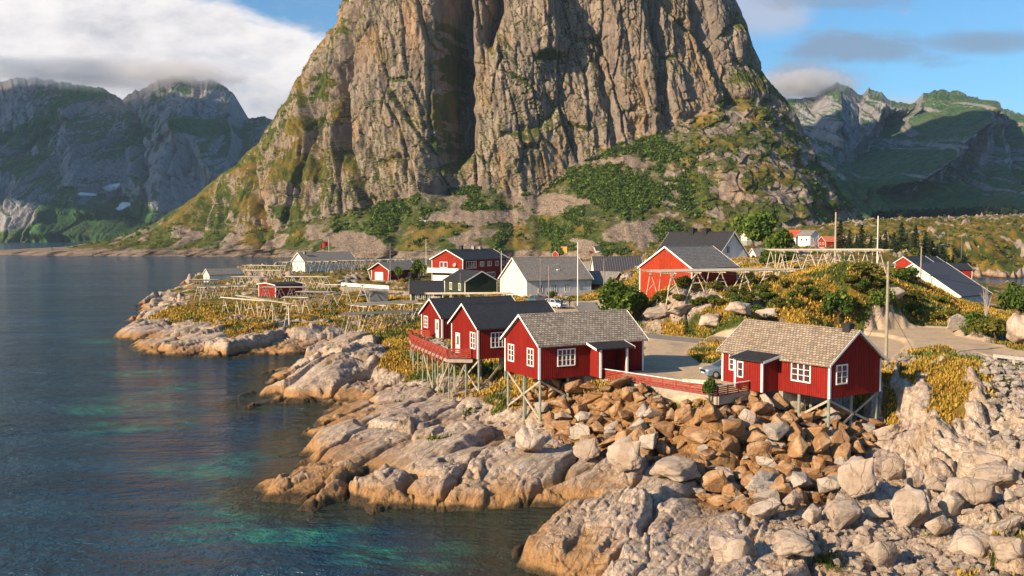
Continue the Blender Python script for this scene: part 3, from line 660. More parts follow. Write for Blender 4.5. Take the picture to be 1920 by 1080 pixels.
# ---------------------------------------------------------------- materials
def mat_siding(name, col, worn=.25, pitch=.16, dark=None):
    m, t, b = newmat(name, .78, .25); tc = t.node('ShaderNodeTexCoord').outputs['Object']
    s = t.node('ShaderNodeSeparateXYZ'); t.link(tc, s.inputs[0])
    w = t.math('ADD', s.outputs[0], s.outputs[1]); fr = t.math('FRACT', t.math('DIVIDE', w, pitch))
    board = t.math('FLOOR', t.math('DIVIDE', w, pitch)); cb = t.node('ShaderNodeCombineXYZ'); t.link(board, cb.inputs[0])
    wn = t.node('ShaderNodeTexWhiteNoise'); t.link(cb.outputs[0], wn.inputs[0])
    g = t.noise(t.mapping(tc, (5, 5, .6)), 1.5, 5, .65); g2 = t.noise(tc, .9, 4, .6)
    dk = tuple(c * .55 for c in col); lt = tuple(min(1, c * 1.25 + .02) for c in col)
    c = t.mix(t.math('MULTIPLY', wn.outputs[0], .5), col, dk); c = t.mix(t.rng(g, .5, .75, 0, worn), c, lt); c = t.mix(t.rng(g2, .5, .8, 0, worn * 1.5), c, dk)
    if dark: c = t.mix(t.rng(g, .60, .72, 0, .8), c, dark)
    gr = t.rng(fr, 0, .12, 1, 0); c = t.mix(t.math('MULTIPLY', gr, .5), c, tuple(k * .35 for k in col))
    t.link(c, b.inputs['Base Color']); t.link(t.bump(t.math('SUBTRACT', t.math('MULTIPLY', g, .15), gr), .6, .03), b.inputs['Normal'])
    return m
def mat_roof(name, axis, cols, bw=.32, bh=.26, mort=.03, bstr=.7, moss=0.0, rough=.85, spec=.3):
    m, t, b = newmat(name, rough, spec); tc = t.node('ShaderNodeTexCoord').outputs['Object']
    s = t.node('ShaderNodeSeparateXYZ'); t.link(tc, s.inputs[0]); cb = t.node('ShaderNodeCombineXYZ')
    t.link(s.outputs[axis], cb.inputs[0]); t.link(t.math('MULTIPLY', s.outputs[2], 1.75), cb.inputs[1])
    br = t.node('ShaderNodeTexBrick'); t.link(cb.outputs[0], br.inputs[0]); br.inputs['Scale'].default_value = 1
    br.inputs['Brick Width'].default_value = bw; br.inputs['Row Height'].default_value = bh; br.inputs['Mortar Size'].default_value = mort; br.inputs['Mortar Smooth'].default_value = .5
    br.inputs['Color1'].default_value = (*cols[0], 1); br.inputs['Color2'].default_value = (*cols[1], 1); br.inputs['Mortar'].default_value = (*tuple(c * .3 for c in cols[0]), 1)
    n = t.noise(tc, 2.2, 6, .7); n2 = t.noise(tc, 9, 4, .7); n5 = t.noise(tc, .5, 4, .6)
    c = t.mix(t.rng(n, .48, .72, 0, .75), br.outputs[0], cols[2]); c = t.mix(t.rng(n2, .55, .72, 0, .6), c, cols[3])
    if moss: c = t.mix(t.rng(n5, .5, .7, 0, moss), c, (.16, .14, .05))
    t.link(c, b.inputs['Base Color'])
    fr = t.math('FRACT', t.math('DIVIDE', t.math('MULTIPLY', s.outputs[2], 1.75), bh))
    hh = t.math('ADD', t.math('MULTIPLY', t.math('SUBTRACT', 1.0, br.outputs['Fac']), 1.0), t.math('ADD', t.math('MULTIPLY', fr, -.6), t.math('MULTIPLY', n2, .35)))
    t.link(t.bump(hh, bstr, .05), b.inputs['Normal'])
    return m
def plain(name, col, rough=.7, spec=.3, var=.25, sc=3, metal=0, bump=.15, alt=None):
    m, t, b = newmat(name, rough, spec); tc = t.node('ShaderNodeTexCoord').outputs['Object']; n = t.noise(tc, sc, 5, .65)
    t.link(t.mix(t.rng(n, .35, .7, 0, 1), col, alt or tuple(c * (1 - var) for c in col)), b.inputs['Base Color']); b.inputs['Metallic'].default_value = metal
    if bump: t.link(t.bump(t.noise(tc, sc * 6, 4, .7), bump, .03), b.inputs['Normal'])
    return m
RED = mat_siding('red_boards', (.24, .012, .006), .5, .20); RED2 = mat_siding('scarlet_boards', (.40, .040, .010), .4, .2, (.60, .24, .13))
REDF = mat_siding('red_far_boards', (.32, .025, .010), .3, .22)
WHT = mat_siding('white_boards', (.74, .72, .68), .2, .16); GRN = mat_siding('green_boards', (.045, .065, .035), .3, .18)
GRY = mat_siding('grey_boards', (.30, .29, .27), .4, .12); YEL = mat_siding('yellow_boards', (.62, .30, .03), .3, .2)
TRIM = plain('white_paint', (.80, .78, .74), .6, .3, .12, 4)
RTRIM = plain('red_paint', (.27, .025, .012), .7, .3, .3, 4, alt=(.34, .07, .04))
CONC = plain('concrete', (.36, .32, .26), .9, .2, .3, 2, bump=.4)
STILT = plain('green_grey_timber', (.26, .30, .24), .85, .2, .35, 2.5, bump=.3); BRACE = plain('weathered_timber', (.42, .36, .29), .9, .2, .35, 2.5, bump=.3)
GLASS = plain('window_glass', (.035, .05, .06), .06, .8, .3, .8, bump=0)
DARKM = plain('black_metal', (.02, .02, .022), .55, .4, .3, 4); STONE = plain('stone', (.30, .26, .21), .9, .2, .45, 1.2, bump=.9)
POLEW = plain('pale_pole_wood', (.62, .54, .41), .85, .2, .3, 3); POLEG = plain('grey_pole_wood', (.27, .25, .23), .9, .2, .35, 3)
DECKM = plain('deck_planks', (.36, .31, .26), .85, .2, .3, 3); STEEL = plain('galvanised_steel', (.55, .55, .54), .45, .5, .2, 3, metal=.6)
SLX = mat_roof('slate_roof', 0, [(.20,.17,.14),(.42,.37,.31),(.33,.26,.18),(.12,.10,.085)], .30, .27, .03, .9); SLY = mat_roof('warm_slate_roof', 1, [(.23,.185,.14),(.42,.35,.27),(.36,.235,.13),(.17,.135,.105)], .30, .27, .028, .9)
BKX = mat_roof('black_tile_roof', 0, [(.022,.024,.028),(.034,.036,.042),(.03,.03,.034),(.05,.05,.05)], .34, .30, .012, .45, rough=.6, spec=.4)
BKY = mat_roof('black_tile_roof', 1, [(.022,.024,.028),(.034,.036,.042),(.035,.032,.03),(.05,.045,.04)], .34, .30, .012, .45, rough=.65)
GYX = mat_roof('grey_slate_roof', 0, [(.19,.18,.165),(.29,.275,.25),(.24,.22,.18),(.12,.11,.10)], .4, .35); GYY = mat_roof('grey_slate_roof', 1, [(.19,.18,.165),(.29,.275,.25),(.24,.22,.18),(.12,.11,.10)], .4, .35)
def mat_corr(name, axis, col, per):
    m, t, b = newmat(name, .6, .4); tc = t.node('ShaderNodeTexCoord').outputs['Object']; s = t.node('ShaderNodeSeparateXYZ'); t.link(tc, s.inputs[0])
    fr = t.math('PINGPONG', s.outputs[axis], per); f = t.rng(fr, per * .55, per * .95)
    n = t.noise(t.mapping(tc, (1, 1, .3)), 1.2, 5, .7)
    t.link(t.mix(t.math('MULTIPLY', f, .6), t.mix(n, col, tuple(c * 1.6 for c in col)), tuple(c * 3.2 + .02 for c in col)), b.inputs['Base Color']); t.link(t.bump(f, .8, .08), b.inputs['Normal'])
    return m
CORX = mat_corr('ribbed_roof', 0, (.035, .035, .042), .35); REDR = mat_roof('red_tile_roof', 0, [(.42,.07,.03),(.52,.10,.04),(.45,.10,.05),(.3,.06,.03)], .5, .4)
ORR = mat_roof('orange_tile_roof', 0, [(.55,.16,.07),(.6,.2,.1),(.5,.18,.1),(.4,.12,.06)], .5, .4)
# ---------------------------------------------------------------- houses
FACES = {'x0': ((0,1),(-1,0)), 'y0': ((1,0),(0,-1)), 'x1': ((0,1),(1,0)), 'y1': ((1,0),(0,1))}
def fpt(H, face, s, d, z):
    (tx, ty), (nx, ny) = FACES[face]; ox = H['lx'] if face == 'x1' else 0; oy = H['ly'] if face == 'y1' else 0
    return (ox + tx * s + nx * d, oy + ty * s + ny * d, z)
def fbox(mb, H, face, s0, s1, z0, z1, d0, d1):
    a = fpt(H, face, s0, d0, z0); b = fpt(H, face, s1, d1, z1)
    mb.box(min(a[0],b[0]), max(a[0],b[0]), min(a[1],b[1]), max(a[1],b[1]), z0, z1)
def window(H, face, s, zc, w, h, cols=2, rows=3, casing=.10, off=0.0, name='window'):
    e = MB(); c = casing; D = .03 + off
    fbox(e, H, face, s-w/2-c, s-w/2, zc-h/2-c, zc+h/2+c, off-.02, D+.045); fbox(e, H, face, s+w/2, s+w/2+c, zc-h/2-c, zc+h/2+c, off-.02, D+.045)
    fbox(e, H, face, s-w/2, s+w/2, zc+h/2, zc+h/2+c, off-.02, D+.045); fbox(e, H, face, s-w/2, s+w/2, zc-h/2-c, zc-h/2, off-.02, D+.06)
    for i in range(1, cols):
        x = s - w/2 + w*i/cols; tw = .05 if (cols < 3 or True) else .03; fbox(e, H, face, x-tw, x+tw, zc-h/2, zc+h/2, off-.01, D+.03)
    for j in range(1, rows):
        z = zc - h/2 + h*j/rows; fbox(e, H, face, s-w/2, s+w/2, z-.022, z+.022, off-.01, D+.02)
    f = e.build(name, TRIM, H['root'])
    g = MB(); fbox(g, H, face, s-w/2, s+w/2, zc-h/2, zc+h/2, off-.015, D-.012); g.build('pane', GLASS, f)
    return f
def door(H, face, s, w=.85, h=2.05, z0=.05, mat=None, glass=True):
    e = MB(); fbox(e, H, face, s-w/2-.09, s-w/2, z0, z0+h+.09, -.02, .07); fbox(e, H, face, s+w/2, s+w/2+.09, z0, z0+h+.09, -.02, .07); fbox(e, H, face, s-w/2, s+w/2, z0+h, z0+h+.09, -.02, .07)
    fbox(e, H, face, s-w/2, s+w/2, z0, z0+h, -.02, .03); f = e.build('door', mat or TRIM, H['root'])
    if glass:
        g = MB(); fbox(g, H, face, s-w*.22, s+w*.22, z0+h*.45, z0+h*.88, 0, .042); g.build('pane', GLASS, f)
    k = MB(); fbox(k, H, face, s+w*.34, s+w*.40, z0+.98, z0+1.06, .03, .09); k.build('handle', DARKM, f)
def house(name, label, cat, uv, z, az, lx, ly, wh, rh, ridge, wall, roof, oe=.35, og=.3, trim=TRIM, boards=True, group=None, corner=True, pos=None, th=.13, bury=0, found=0):
    x, y = pos if pos else G(*uv, z)
    root = empty(name, (x, y, z), R(90 - az), label, cat, group)
    H = dict(root=root, lx=lx, ly=ly, wh=wh, rh=rh, ridge=ridge)
    w = MB(); b0 = -bury
    if ridge == 'X': w.prism([(0,b0),(ly,b0),(ly,wh),(ly/2,wh+rh),(0,wh)], 0, 0, lx)
    else: w.prism([(0,b0),(lx,b0),(lx,wh),(lx/2,wh+rh),(0,wh)], 1, 0, ly)
    if boards:                                            # battens of the on the boarding
        for face, L, gable in (('x0', ly, ridge == 'X'), ('y0', lx, ridge == 'Y'), ('x1', ly, ridge == 'X'), ('y1', lx, ridge == 'Y')):
            n = int(L / .20)
            for i in range(1, n):
                s = L * i / n; top = wh + (rh * (1 - abs(s - L/2) / (L/2)) if gable else 0) - .06
                fbox(w, H, face, s-.025, s+.025, 0.02, top, -.01, .030)
    w.build('wall', wall, root)
    L, wd = (lx, ly) if ridge == 'X' else (ly, lx); sl = math.hypot(wd/2, rh); k = oe / (wd/2); e = th * sl / (wd/2)
    r = MB(); o = .012
    for sgn in (0, 1):
        y_e = -oe if sgn == 0 else wd + oe; z_e = wh - rh * k
        pts = [(y_e, z_e + o), (wd/2, wh + rh + o), (wd/2, wh + rh + o + e), (y_e, z_e + o + e)]
        r.prism(pts, 0 if ridge == 'X' else 1, -og, L + og)
    rr = r.build('roof', roof, root)
    c = MB(); cap = [(wd/2-.12, wh+rh+o+e-.05), (wd/2+.12, wh+rh+o+e-.05), (wd/2, wh+rh+o+e+.05)]; c.prism(cap, 0 if ridge == 'X' else 1, -og-.01, L+og+.01); c.build('ridge_cap', roof, rr)
    if trim:
        for end in (0, 1):
            a = (-og - .035, -og - .003) if end == 0 else (L + og + .003, L + og + .035)
            t_ = MB()
            for sgn in (0, 1):
                ye = -oe - .03 if sgn == 0 else wd + oe + .03; ze = wh - rh * (oe + .03) / (wd/2); q = .17 if wd < 7.5 else .24
                t_.prism([(ye, ze - q + e + .04), (wd/2, wh + rh - q + e + .04), (wd/2, wh + rh + e + .06), (ye, ze + e + .06)], 0 if ridge == 'X' else 1, *a)
            t_.build('bargeboard', trim, root)
        if corner:
            for cx, cy_ in ((0,0),(lx,0),(0,ly),(lx,ly)):
                t_ = MB(); a = .13; sx = -1 if cx == 0 else 1; sy = -1 if cy_ == 0 else 1
                t_.box(*sorted((cx + sx*.04, cx - sx*a)), *sorted((cy_ + sy*.04, cy_ + sy*.001)), 0, wh - .05)
                t_.box(*sorted((cx + sx*.001, cx + sx*.04)), *sorted((cy_, cy_ - sy*a)), 0, wh - .05)
                t_.build('corner_board', trim, root)
    if found:
        f = MB(); f.box(.08, lx-.08, .08, ly-.08, -found, 0); f.build('foundation', CONC, root)
    return H
def chimney(H, along, w, h, off=0, mat=DARKM, cap=True):
    wd = H['ly'] if H['ridge'] == 'X' else H['lx']; z0 = H['wh'] + H['rh'] - .5; c = MB()
    cx, cy_ = (along, wd/2 + off) if H['ridge'] == 'X' else (wd/2 + off, along)
    c.box(cx-w/2, cx+w/2, cy_-w/2, cy_+w/2, z0, z0 + .5 + h); c.box(cx-w/2-.05, cx+w/2+.05, cy_-w/2-.05, cy_+w/2+.05, z0+.5+h, z0+.6+h)
    c.build('chimney', mat, H['root'])
def W2(H, x, y):
    o = H['root']; c, s = math.cos(o.rotation_euler.z), math.sin(o.rotation_euler.z)
    return o.location.x + x*c - y*s, o.location.y + x*s + y*c
def stilts(root, pts, rz_loc, braces=(), r=.11, top=0, mat=None):
    z0 = root.location.z; c, s = math.cos(root.rotation_euler.z), math.sin(root.rotation_euler.z); ends = []
    for x, y in pts:
        wx, wy = root.location.x + x*c - y*s, root.location.y + x*s + y*c
        zb = hz(wx, wy) - .35 - z0; m = MB(); m.tube((x, y, zb), (x, y, top), r, r*.95, 8); m.build('stilt', mat or STILT, root); ends.append((x, y, zb + .5))
    for i, j, di, dj in braces:
        a, b = ends[i], ends[j]; za = top - .15 if di else a[2]; zb_ = top - .15 if dj else b[2]
        m = MB(); m.beam((a[0], a[1], za), (b[0], b[1], zb_), .07, .17); m.build('brace', BRACE, root)
    return ends
def lean_to(H, face, s0, s1, d, zw, zf, roofmat, wall, open_side=None, over=.25):
    """porch with a sloping roof against one wall"""
    p = MB(); fx = face == 'x0'
    def P(s, dd, z): return fpt(H, face, s, dd, z)
    wall_h0, wall_h1 = zf - .14, zw - .14
    for s in (s0, s1 - .1):
        vs = [P(s, .0, -.0), P(s+.1, .0, 0), P(s+.1, d, 0), P(s, d, 0), P(s, 0, wall_h1), P(s+.1, 0, wall_h1), P(s+.1, d, wall_h0), P(s, d, wall_h0)]
        p.add(vs, [(3,2,1,0),(4,5,6,7),(0,1,5,4),(1,2,6,5),(2,3,7,6),(3,0,4,7)])
    if open_side != 'front': fbox(p, H, face, s0+.1, s1-.1, 0, wall_h0, d-.1, d-.002)
    fbox(p, H, face, s0+.1, s1-.1, .01, .1, .02, d-.1)
    n = int((s1-s0)/.24)
    if open_side != 'front':
        for i in range(1, n): s = s0 + (s1-s0)*i/n; fbox(p, H, face, s-.022, s+.022, .02, wall_h0-.03, d-.01, d+.02)
    p.build('porch', wall, H['root'])
    r = MB(); a, b = s0 - over, s1 + over; dd = d + .3; zz = zf - (zw - zf) * .3 / d
    vs = [P(a, .02, zw-.1), P(b, .02, zw-.1), P(b, dd, zz-.1), P(a, dd, zz-.1), P(a, .02, zw), P(b, .02, zw), P(b, dd, zz), P(a, dd, zz)]
    r.add(vs, [(3,2,1,0),(4,5,6,7),(0,1,5,4),(1,2,6,5),(2,3,7,6),(3,0,4,7)]); r.build('porch_roof', roofmat, H['root'])
    t = MB()
    for s in (a - .03, b + .002):
        vs = [P(s, .02, zw-.16), P(s+.03, .02, zw-.16), P(s+.03, dd, zz-.16), P(s, dd, zz-.16), P(s, .02, zw+.03), P(s+.03, .02, zw+.03), P(s+.03, dd, zz+.03), P(s, dd, zz+.03)]
        t.add(vs, [(3,2,1,0),(4,5,6,7),(0,1,5,4),(1,2,6,5),(2,3,7,6),(3,0,4,7)])
    t.build('porch_bargeboard', TRIM, H['root'])
    for s in (s0 + .06, s1 - .06):
        t = MB(); fbox(t, H, face, s-.09, s+.09, 0, wall_h0-.02, d-.09, d+.045); t.build('porch_post', TRIM, H['root'])
ASPH = plain('roofing_felt', (.030, .032, .036), .8, .25, .4, 3)
# --- four shore cabins
H1 = house('red_cabin', 'red cabin on stilts with slate grey roof and open black roofed porch', 'cabin', (1011,712.4), 5.7, 62, 10.7, 6.2, 2.98, 2.15, 'X', RED, SLX)
window(H1, 'x0', 1.45, 1.75, .95, 1.35); window(H1, 'x0', 4.95, 1.75, .95, 1.35); window(H1, 'y0', 2.65, 1.75, 1.6, 1.3, 4, 3)
lean_to(H1, 'y0', 5.06, 7.9, 1.6, 3.0, 2.62, ASPH, RED, 'front', .55)
stilts(H1['root'], [(.2,.2),(.2,3.0),(.5,3.3),(.2,6.0),(3.0,.3),(3.0,5.8),(6,3)], 0, [(0,3,1,0),(3,0,1,0),(0,4,1,0)], .12)
f = MB(); f.box(4.6, 10.6, .15, 6.0, -1.6, 0); f.build('foundation', CONC, H1['root'])
H4 = house('red_cabin', 'red cabin with warm brown slate roof and black chimney, standing apart by the tall pole', 'cabin', (1555,748.5), 5.7, 56, 6.2, 10.7, 2.65, 2.15, 'Y', RED, SLY)
window(H4, 'x0', 2.6, 1.7, 1.65, 1.3, 3, 3); window(H4, 'y0', 1.37, 1.75, 1.15, 1.3, 2, 3); window(H4, 'x0', 9.4, 1.7, .8, 1.2, 2, 3)
lean_to(H4, 'x0', 4.78, 7.63, 1.85, 2.85, 2.5, ASPH, RED, None, .35)
window(H4, 'x0', 7.0, 1.55, .45, 1.1, 1, 2, .09, 1.85)
chimney(H4, .75, .62, .55)
stilts(H4['root'], [(.2,.2),(3.0,.3),(3.3,.5),(6.0,.2),(.3,3.0),(5.8,3.0),(3,4)], 0, [(0,3,1,0),(3,0,1,0),(4,0,0,1)], .12)
f = MB(); f.box(.1, 6.1, 4.4, 10.6, -1.5, 0); f.build('foundation', CONC, H4['root'])
H2 = house('red_cabin', 'black roofed red cabin directly behind the grey slate roofed one', 'cabin', (896,673.7), 5.7, 62, 9.3, 6.2, 3.1, 2.0, 'X', RED, BKX)
window(H2, 'x0', 1.05, 1.75, 1.0, 1.45); door(H2, 'x0', 4.6); window(H2, 'y0', 2.3, 1.8, 1.6, 1.35, 4, 3)
stilts(H2['root'], [(.2,.2),(.2,3.0),(.2,6.0),(3.2,.3),(3.2,5.8),(6.5,.3)], 0, [(0,2,1,0),(2,0,1,0),(0,3,0,1)], .12)
f = MB(); f.box(5.5, 9.2, .15, 6.0, -1.6, 0); f.build('foundation', CONC, H2['root'])
H3 = house('red_cabin', 'farthest left of the four red shore cabins, black roofed', 'cabin', (829,636), 5.7, 62, 10.5, 6.2, 2.55, 1.85, 'X', RED, GYX if False else BKX)
window(H3, 'x0', 4.75, 1.65, 1.0, 1.25); door(H3, 'x0', 1.35)
stilts(H3['root'], [(.2,.2),(.2,3.0),(.2,6.0),(4,.3),(4,5.8)], 0, [(0,2,1,0)], .12)
f = MB(); f.box(5.5, 10.4, .15, 6.0, -1.6, 0); f.build('foundation', CONC, H3['root'])
# --- the deck between them
def deck():
    ox, oy = -9.0, 100.0
    root = empty('deck', (ox, oy, 5.55), 0, 'grey plank deck with sloping red railings on thin stilts in front of two red cabins', 'deck')
    P1, P2, N, F_, Cc = (-6.4, 92.0), (-3.75, 91.9), (-11.3, 105.0), (-12.2, 110.3), (-8.4, 108.7)
    poly = [P1, (-3.9, 91.75), (-6.5, 96.7), (-6.3, 97.6), (-8.3, 108.5), F_, N]
    l = lambda p, z=0: (p[0]-ox, p[1]-oy, z)
    m = MB(); m.prism([(p[0]-ox, p[1]-oy) for p in poly], 2, -.22, 0); m.build('deck_floor', DECKM, root)
    m = MB()
    for a, b in ((P1, (-3.9,91.75)), (P1, N), (N, F_)): m.beam(l(a, -.14), l(b, -.14), .08, .32)
    m.build('edge_beam', BRACE, root)
    def rail(a, b, slant):
        a = Vector(l(a)); b = Vector(l(b)); L = (b-a).length; n = max(2, int(L/1.3)); nrm = Vector((0,0,1)).cross(b-a).normalized() * slant
        r = MB()
        for z in (.22, .42, .62, .82, 1.0): r.beam(a + nrm*z*.12 + Vector((0,0,z)), b + nrm*z*.12 + Vector((0,0,z)), .04, .12)
        for i in range(n+1):
            p = a.lerp(b, i/n); r.beam(p, p + nrm*.12 + Vector((0,0,1.02)), .08)
            if slant and L > 6: r.beam(p + nrm*.75 + Vector((0,0,-.45)), p + nrm*.1 + Vector((0,0,.85)), .06, .06)
        if slant and L > 6:
            for i in range(3 * n):
                p = a.lerp(b, (i+.5)/(3*n)); r.beam(p + nrm*.55 + Vector((0,0,-.35)), p + nrm*.1 + Vector((0,0,.5)), .035, .035)
        o = r.build('railing', RTRIM, root)
        c = MB(); c.beam(a + nrm*.13 + Vector((0,0,1.06)), b + nrm*.13 + Vector((0,0,1.06)), .12, .04); c.build('handrail', RTRIM, o)
    rail(P1, (-4.1, 91.85), 0); rail(P1, N, 1 if True else 0); rail(N, F_, 0); rail(F_, (-9.7, 109.4), 0)
    pts = []
    for i in range(8): t = i/7; pts.append((P1[0]+(N[0]-P1[0])*t + .15 - ox, P1[1]+(N[1]-P1[1])*t - oy))
    pts += [(-12.0-ox, 110-oy), (-4.6-ox, 92.2-oy), (-5.8-ox, 95-oy), (-9-ox, 105-oy), (-7.5-ox, 100-oy), (-8.4-ox, 101.5-oy), (-10.2-ox, 108-oy)]
    stilts(root, pts, 0, [(0,2,1,0),(9,0,1,0),(3,5,0,1),(7,8,0,1),(1,10,0,1)], .075, -.2)
    # furniture standing on it
    t = empty('picnic_table', (-8.2, 103.6, 5.55), R(75), 'weathered picnic table with attached benches on the deck', 'picnic table')
    m = MB(); m.box(-.9,.9,-.38,.38,.70,.75); m.build('tabletop', BRACE, t)
    for s in (-1, 1):
        m = MB(); m.box(-.9,.9,*sorted((s*.62,s*.88)),.42,.46); m.build('bench', BRACE, t)
        m = MB(); m.beam((s*.6,-.8,.40),(s*.6,.8,.40),.05,.09); m.beam((s*.6,-.7,0),(s*.6,-.2,.7),.05,.09); m.beam((s*.6,.7,0),(s*.6,.2,.7),.05,.09); m.build('leg', BRACE, t)
    t = empty('bench', (-6.9, 99.2, 5.55), R(80), 'pale wooden slatted bench with backrest on the deck by the middle cabin', 'bench')
    m = MB(); m.box(-.8,.8,-.22,.22,.42,.46); m.build('seat', POLEW, t)
    m = MB(); m.box(-.8,.8,.22,.26,.55,.68); m.box(-.8,.8,.25,.29,.74,.88); m.build('backrest', POLEW, t)
    for s in (-1, 1): m = MB(); m.beam((s*.7,-.18,0),(s*.7,-.18,.42),.06); m.beam((s*.7,.2,0),(s*.7,.28,.9),.06); m.build('leg', POLEW, t)
deck()
# --- low fence on a concrete footing
def fence():
    a = Vector((*G(1127,709,5.6), 0)); b = Vector((*G(1345.5,744,5.6), 0)); c = Vector((*G(1424,731,5.6), 0))
    root = empty('fence', (a.x, a.y, 5.6), 0, 'low red horizontal board fence with white top rail on concrete footing between two cabins', 'fence')
    for p, q in ((a, b), (b, c)):
        p = p - a; q = q - a; r = MB(); L = (q-p).length; n = int(L/1.25)
        for z in (.10, .25, .40, .55, .70): r.beam(p + Vector((0,0,z)), q + Vector((0,0,z)), .09, .03) if False else r.beam(p + Vector((0,0,z)), q + Vector((0,0,z)), .03, .095)
        r.build('boards', RTRIM, root)
        for i in range(n+1):
            s = p.lerp(q, i/n); m = MB(); off = (q-p).normalized().cross(Vector((0,0,1)))*(-.06); m.beam(s+off, s+off+Vector((0,0,.80)), .08); m.build('post', RTRIM, root)
        m = MB(); m.beam(p+Vector((0,0,.845)), q+Vector((0,0,.845)), .14, .05); m.build('top_rail', TRIM, root)
        m = MB(); m.beam(p+Vector((0,0,-.30)), q+Vector((0,0,-.30)), .26, .62); m.build('footing', CONC, root)
fence()
# --- the village
def wn(H, face, lst):
    for a in lst: window(H, face, *a)
Hw = house('white_house', 'long white boarded house with steep grey slate roof in the village behind the shore cabins', 'house', (988,560), 5.3, 60, 15.2, 10.6, 3.65, 4.1, 'X', WHT, GYX, .4, .35, found=.8)
wn(Hw, 'y0', [(3.1,1.9,.9,1.5,2,3,.07),(6.2,1.9,1.2,1.5,3,3,.07),(9.4,1.9,1.2,1.5,3,3,.07)])
m = MB(); m.box(7.0,15.0,-1.6,-.25,.35,.45); [m.box(x,x+.08,-1.62,-1.55,.0,1.3) for x in (8,9.5,11,12.5,14,14.9)]; m.build('ramp', TRIM, Hw['root'])
m = MB(); m.box(9.5,15.0,-1.68,-1.63,.35,1.35); m.add([(4.0,-1.68,-.5),(9.5,-1.68,.35),(9.5,-1.68,1.35),(4.0,-1.68,.35),(4.0,-1.63,-.5),(9.5,-1.63,.35),(9.5,-1.63,1.35),(4.0,-1.63,.35)],[(0,1,2,3),(7,6,5,4),(0,4,5,1),(1,5,6,2),(2,6,7,3),(3,7,4,0)]); m.build('ramp_parapet', WHT, Hw['root'])
m = MB(); m.box(8.2,8.8,1.75,2.3,5.3,5.55); m.build('skylight', TRIM, Hw['root'])
Hr = house('red_house', 'big two storey red house with black roof, white balcony and dish on its gable', 'house', (868,532), 4.8, 35, 20, 10.6, 6.4, 2.4, 'X', REDF, BKX, .5, .5, found=.5)
wn(Hr, 'x0', [(5.8,4.9,1.0,1.3,1,1,.12),(7.2,4.9,1.0,1.3,1,1,.12)])
wn(Hr, 'y0', [(3.6,4.9,4.2,1.7,4,1,.12),(8.4,5.0,1.6,1.1,2,1,.12),(11.8,5.0,1.6,1.1,2,1,.12),(15.2,5.0,1.3,1.1,2,1,.12),(18.2,5.0,1.3,1.1,2,1,.12),(5.5,2.0,1.5,1.2,2,1,.12),(12.5,2.0,3.5,1.2,4,1,.12)])
m = MB(); m.box(-1.6,-.06,.3,10.9,2.9,3.05); m.box(-1.68,-1.6,.3,10.9,2.8,4.05); m.box(-1.6,-.06,.24,.3,2.8,4.05); m.build('balcony', TRIM, Hr['root'])
m = MB(); m.box(-.09,-.06,.6,10.2,0,2.1); m.build('plinth', TRIM, Hr['root'])
m = MB(); m.tube((-.15,2.6,4.9),(-.32,2.6,4.95),.15,.55,14); m.build('satellite_dish', CONC, Hr['root'])
chimney(Hr, 6, .9, 1.1); chimney(Hr, 11.5, .8, .9, 0, CONC); chimney(Hr, 14.5, .8, .7, 0, CONC)
Hg = house('green_house', 'dark green house with black roof and white windows, left of the long white house', 'house', (872,556), 5.0, 60, 7.6, 9.6, 3.06, 2.0, 'Y', GRN, BKY, .3, .35, found=.6)
wn(Hg, 'x0', [(2.4,1.9,.9,1.3,2,1,.12),(6.6,1.9,.9,1.3,2,1,.12)])
Ha = house('green_shed', 'low green annex with black roof and a row of white windows below the green house', 'annex', (770,567), 4.6, 84, 6.3, 5.4, 1.9, 2.0, 'X', GRN, BKX, .4, .3, found=.6)
wn(Ha, 'y0', [(1.3,1.0,.6,.9,2,2,.08),(2.5,1.0,.6,.9,2,2,.08),(3.7,1.0,.6,.9,2,2,.08)])
Hq = house('red_garage', 'small red boathouse with white door, slanting white corner boards and dark roof among the racks', 'boathouse', (729,526), 4.2, 34, 13.5, 6.8, 3.3, 1.8, 'X', REDF, GYX, .9, .8, found=.4)
m = MB(); m.box(-.06,-.01,2.2,5.4,.1,2.4); m.build('garage_door', TRIM, Hq['root']); door(Hq, 'y0', 9.5)
m = MB(); m.beam((-.7,-.75,2.75),(-.2,.0,0),.12,.3); m.beam((-.7,7.5,2.75),(-.2,6.8,0),.12,.3); m.build('slanting_board', TRIM, Hq['root'])
Hs = house('red_house', 'small red house with grey slate roof behind the right end of the white house', 'house', (1145,555), 5.2, 42, 5.6, 8.5, 2.5, 2.2, 'Y', REDF, GYY, .3, .3, found=.4)
wn(Hs, 'x0', [(2.0,1.4,1.1,1.1,2,2,.12)]); wn(Hs, 'y0', [(2.8,3.1,.6,.7,2,1,.1)])
Hk = house('white_shed', 'small building with pale grey slate roof directly behind the small red house', 'shed', (1128,523), 4.6, 45, 6.5, 9, 2.5, 2.2, 'Y', WHT, GYY)
Hb = house('warehouse', 'white waterside warehouse under a wide black roof left of the big black roofed house', 'warehouse', (1116,531), 4.3, 86, 13.5, 9, 2.7, 4.4, 'X', WHT, CORX, .4, .3, found=3)
wn(Hb, 'y0', [(11.2,1.6,.7,1.0,2,2,.06)])
Hm = house('white_house', 'large white house with steep black tiled roof and two dark chimneys behind the red barn', 'house', (1343,512), 9.5, 60, 9.4, 21, 3.2, 5.5, 'Y', WHT, BKY, .4, .5, found=1, boards=False)
wn(Hm, 'y0', [(3.3,5.0,.8,1.5,2,1,.1),(5.6,2.0,.9,1.2,2,1,.1),(2.2,2.0,.9,1.2,2,1,.1)]); chimney(Hm, 8.5, 1.4, .9); chimney(Hm, 13.0, 1.4, .9)
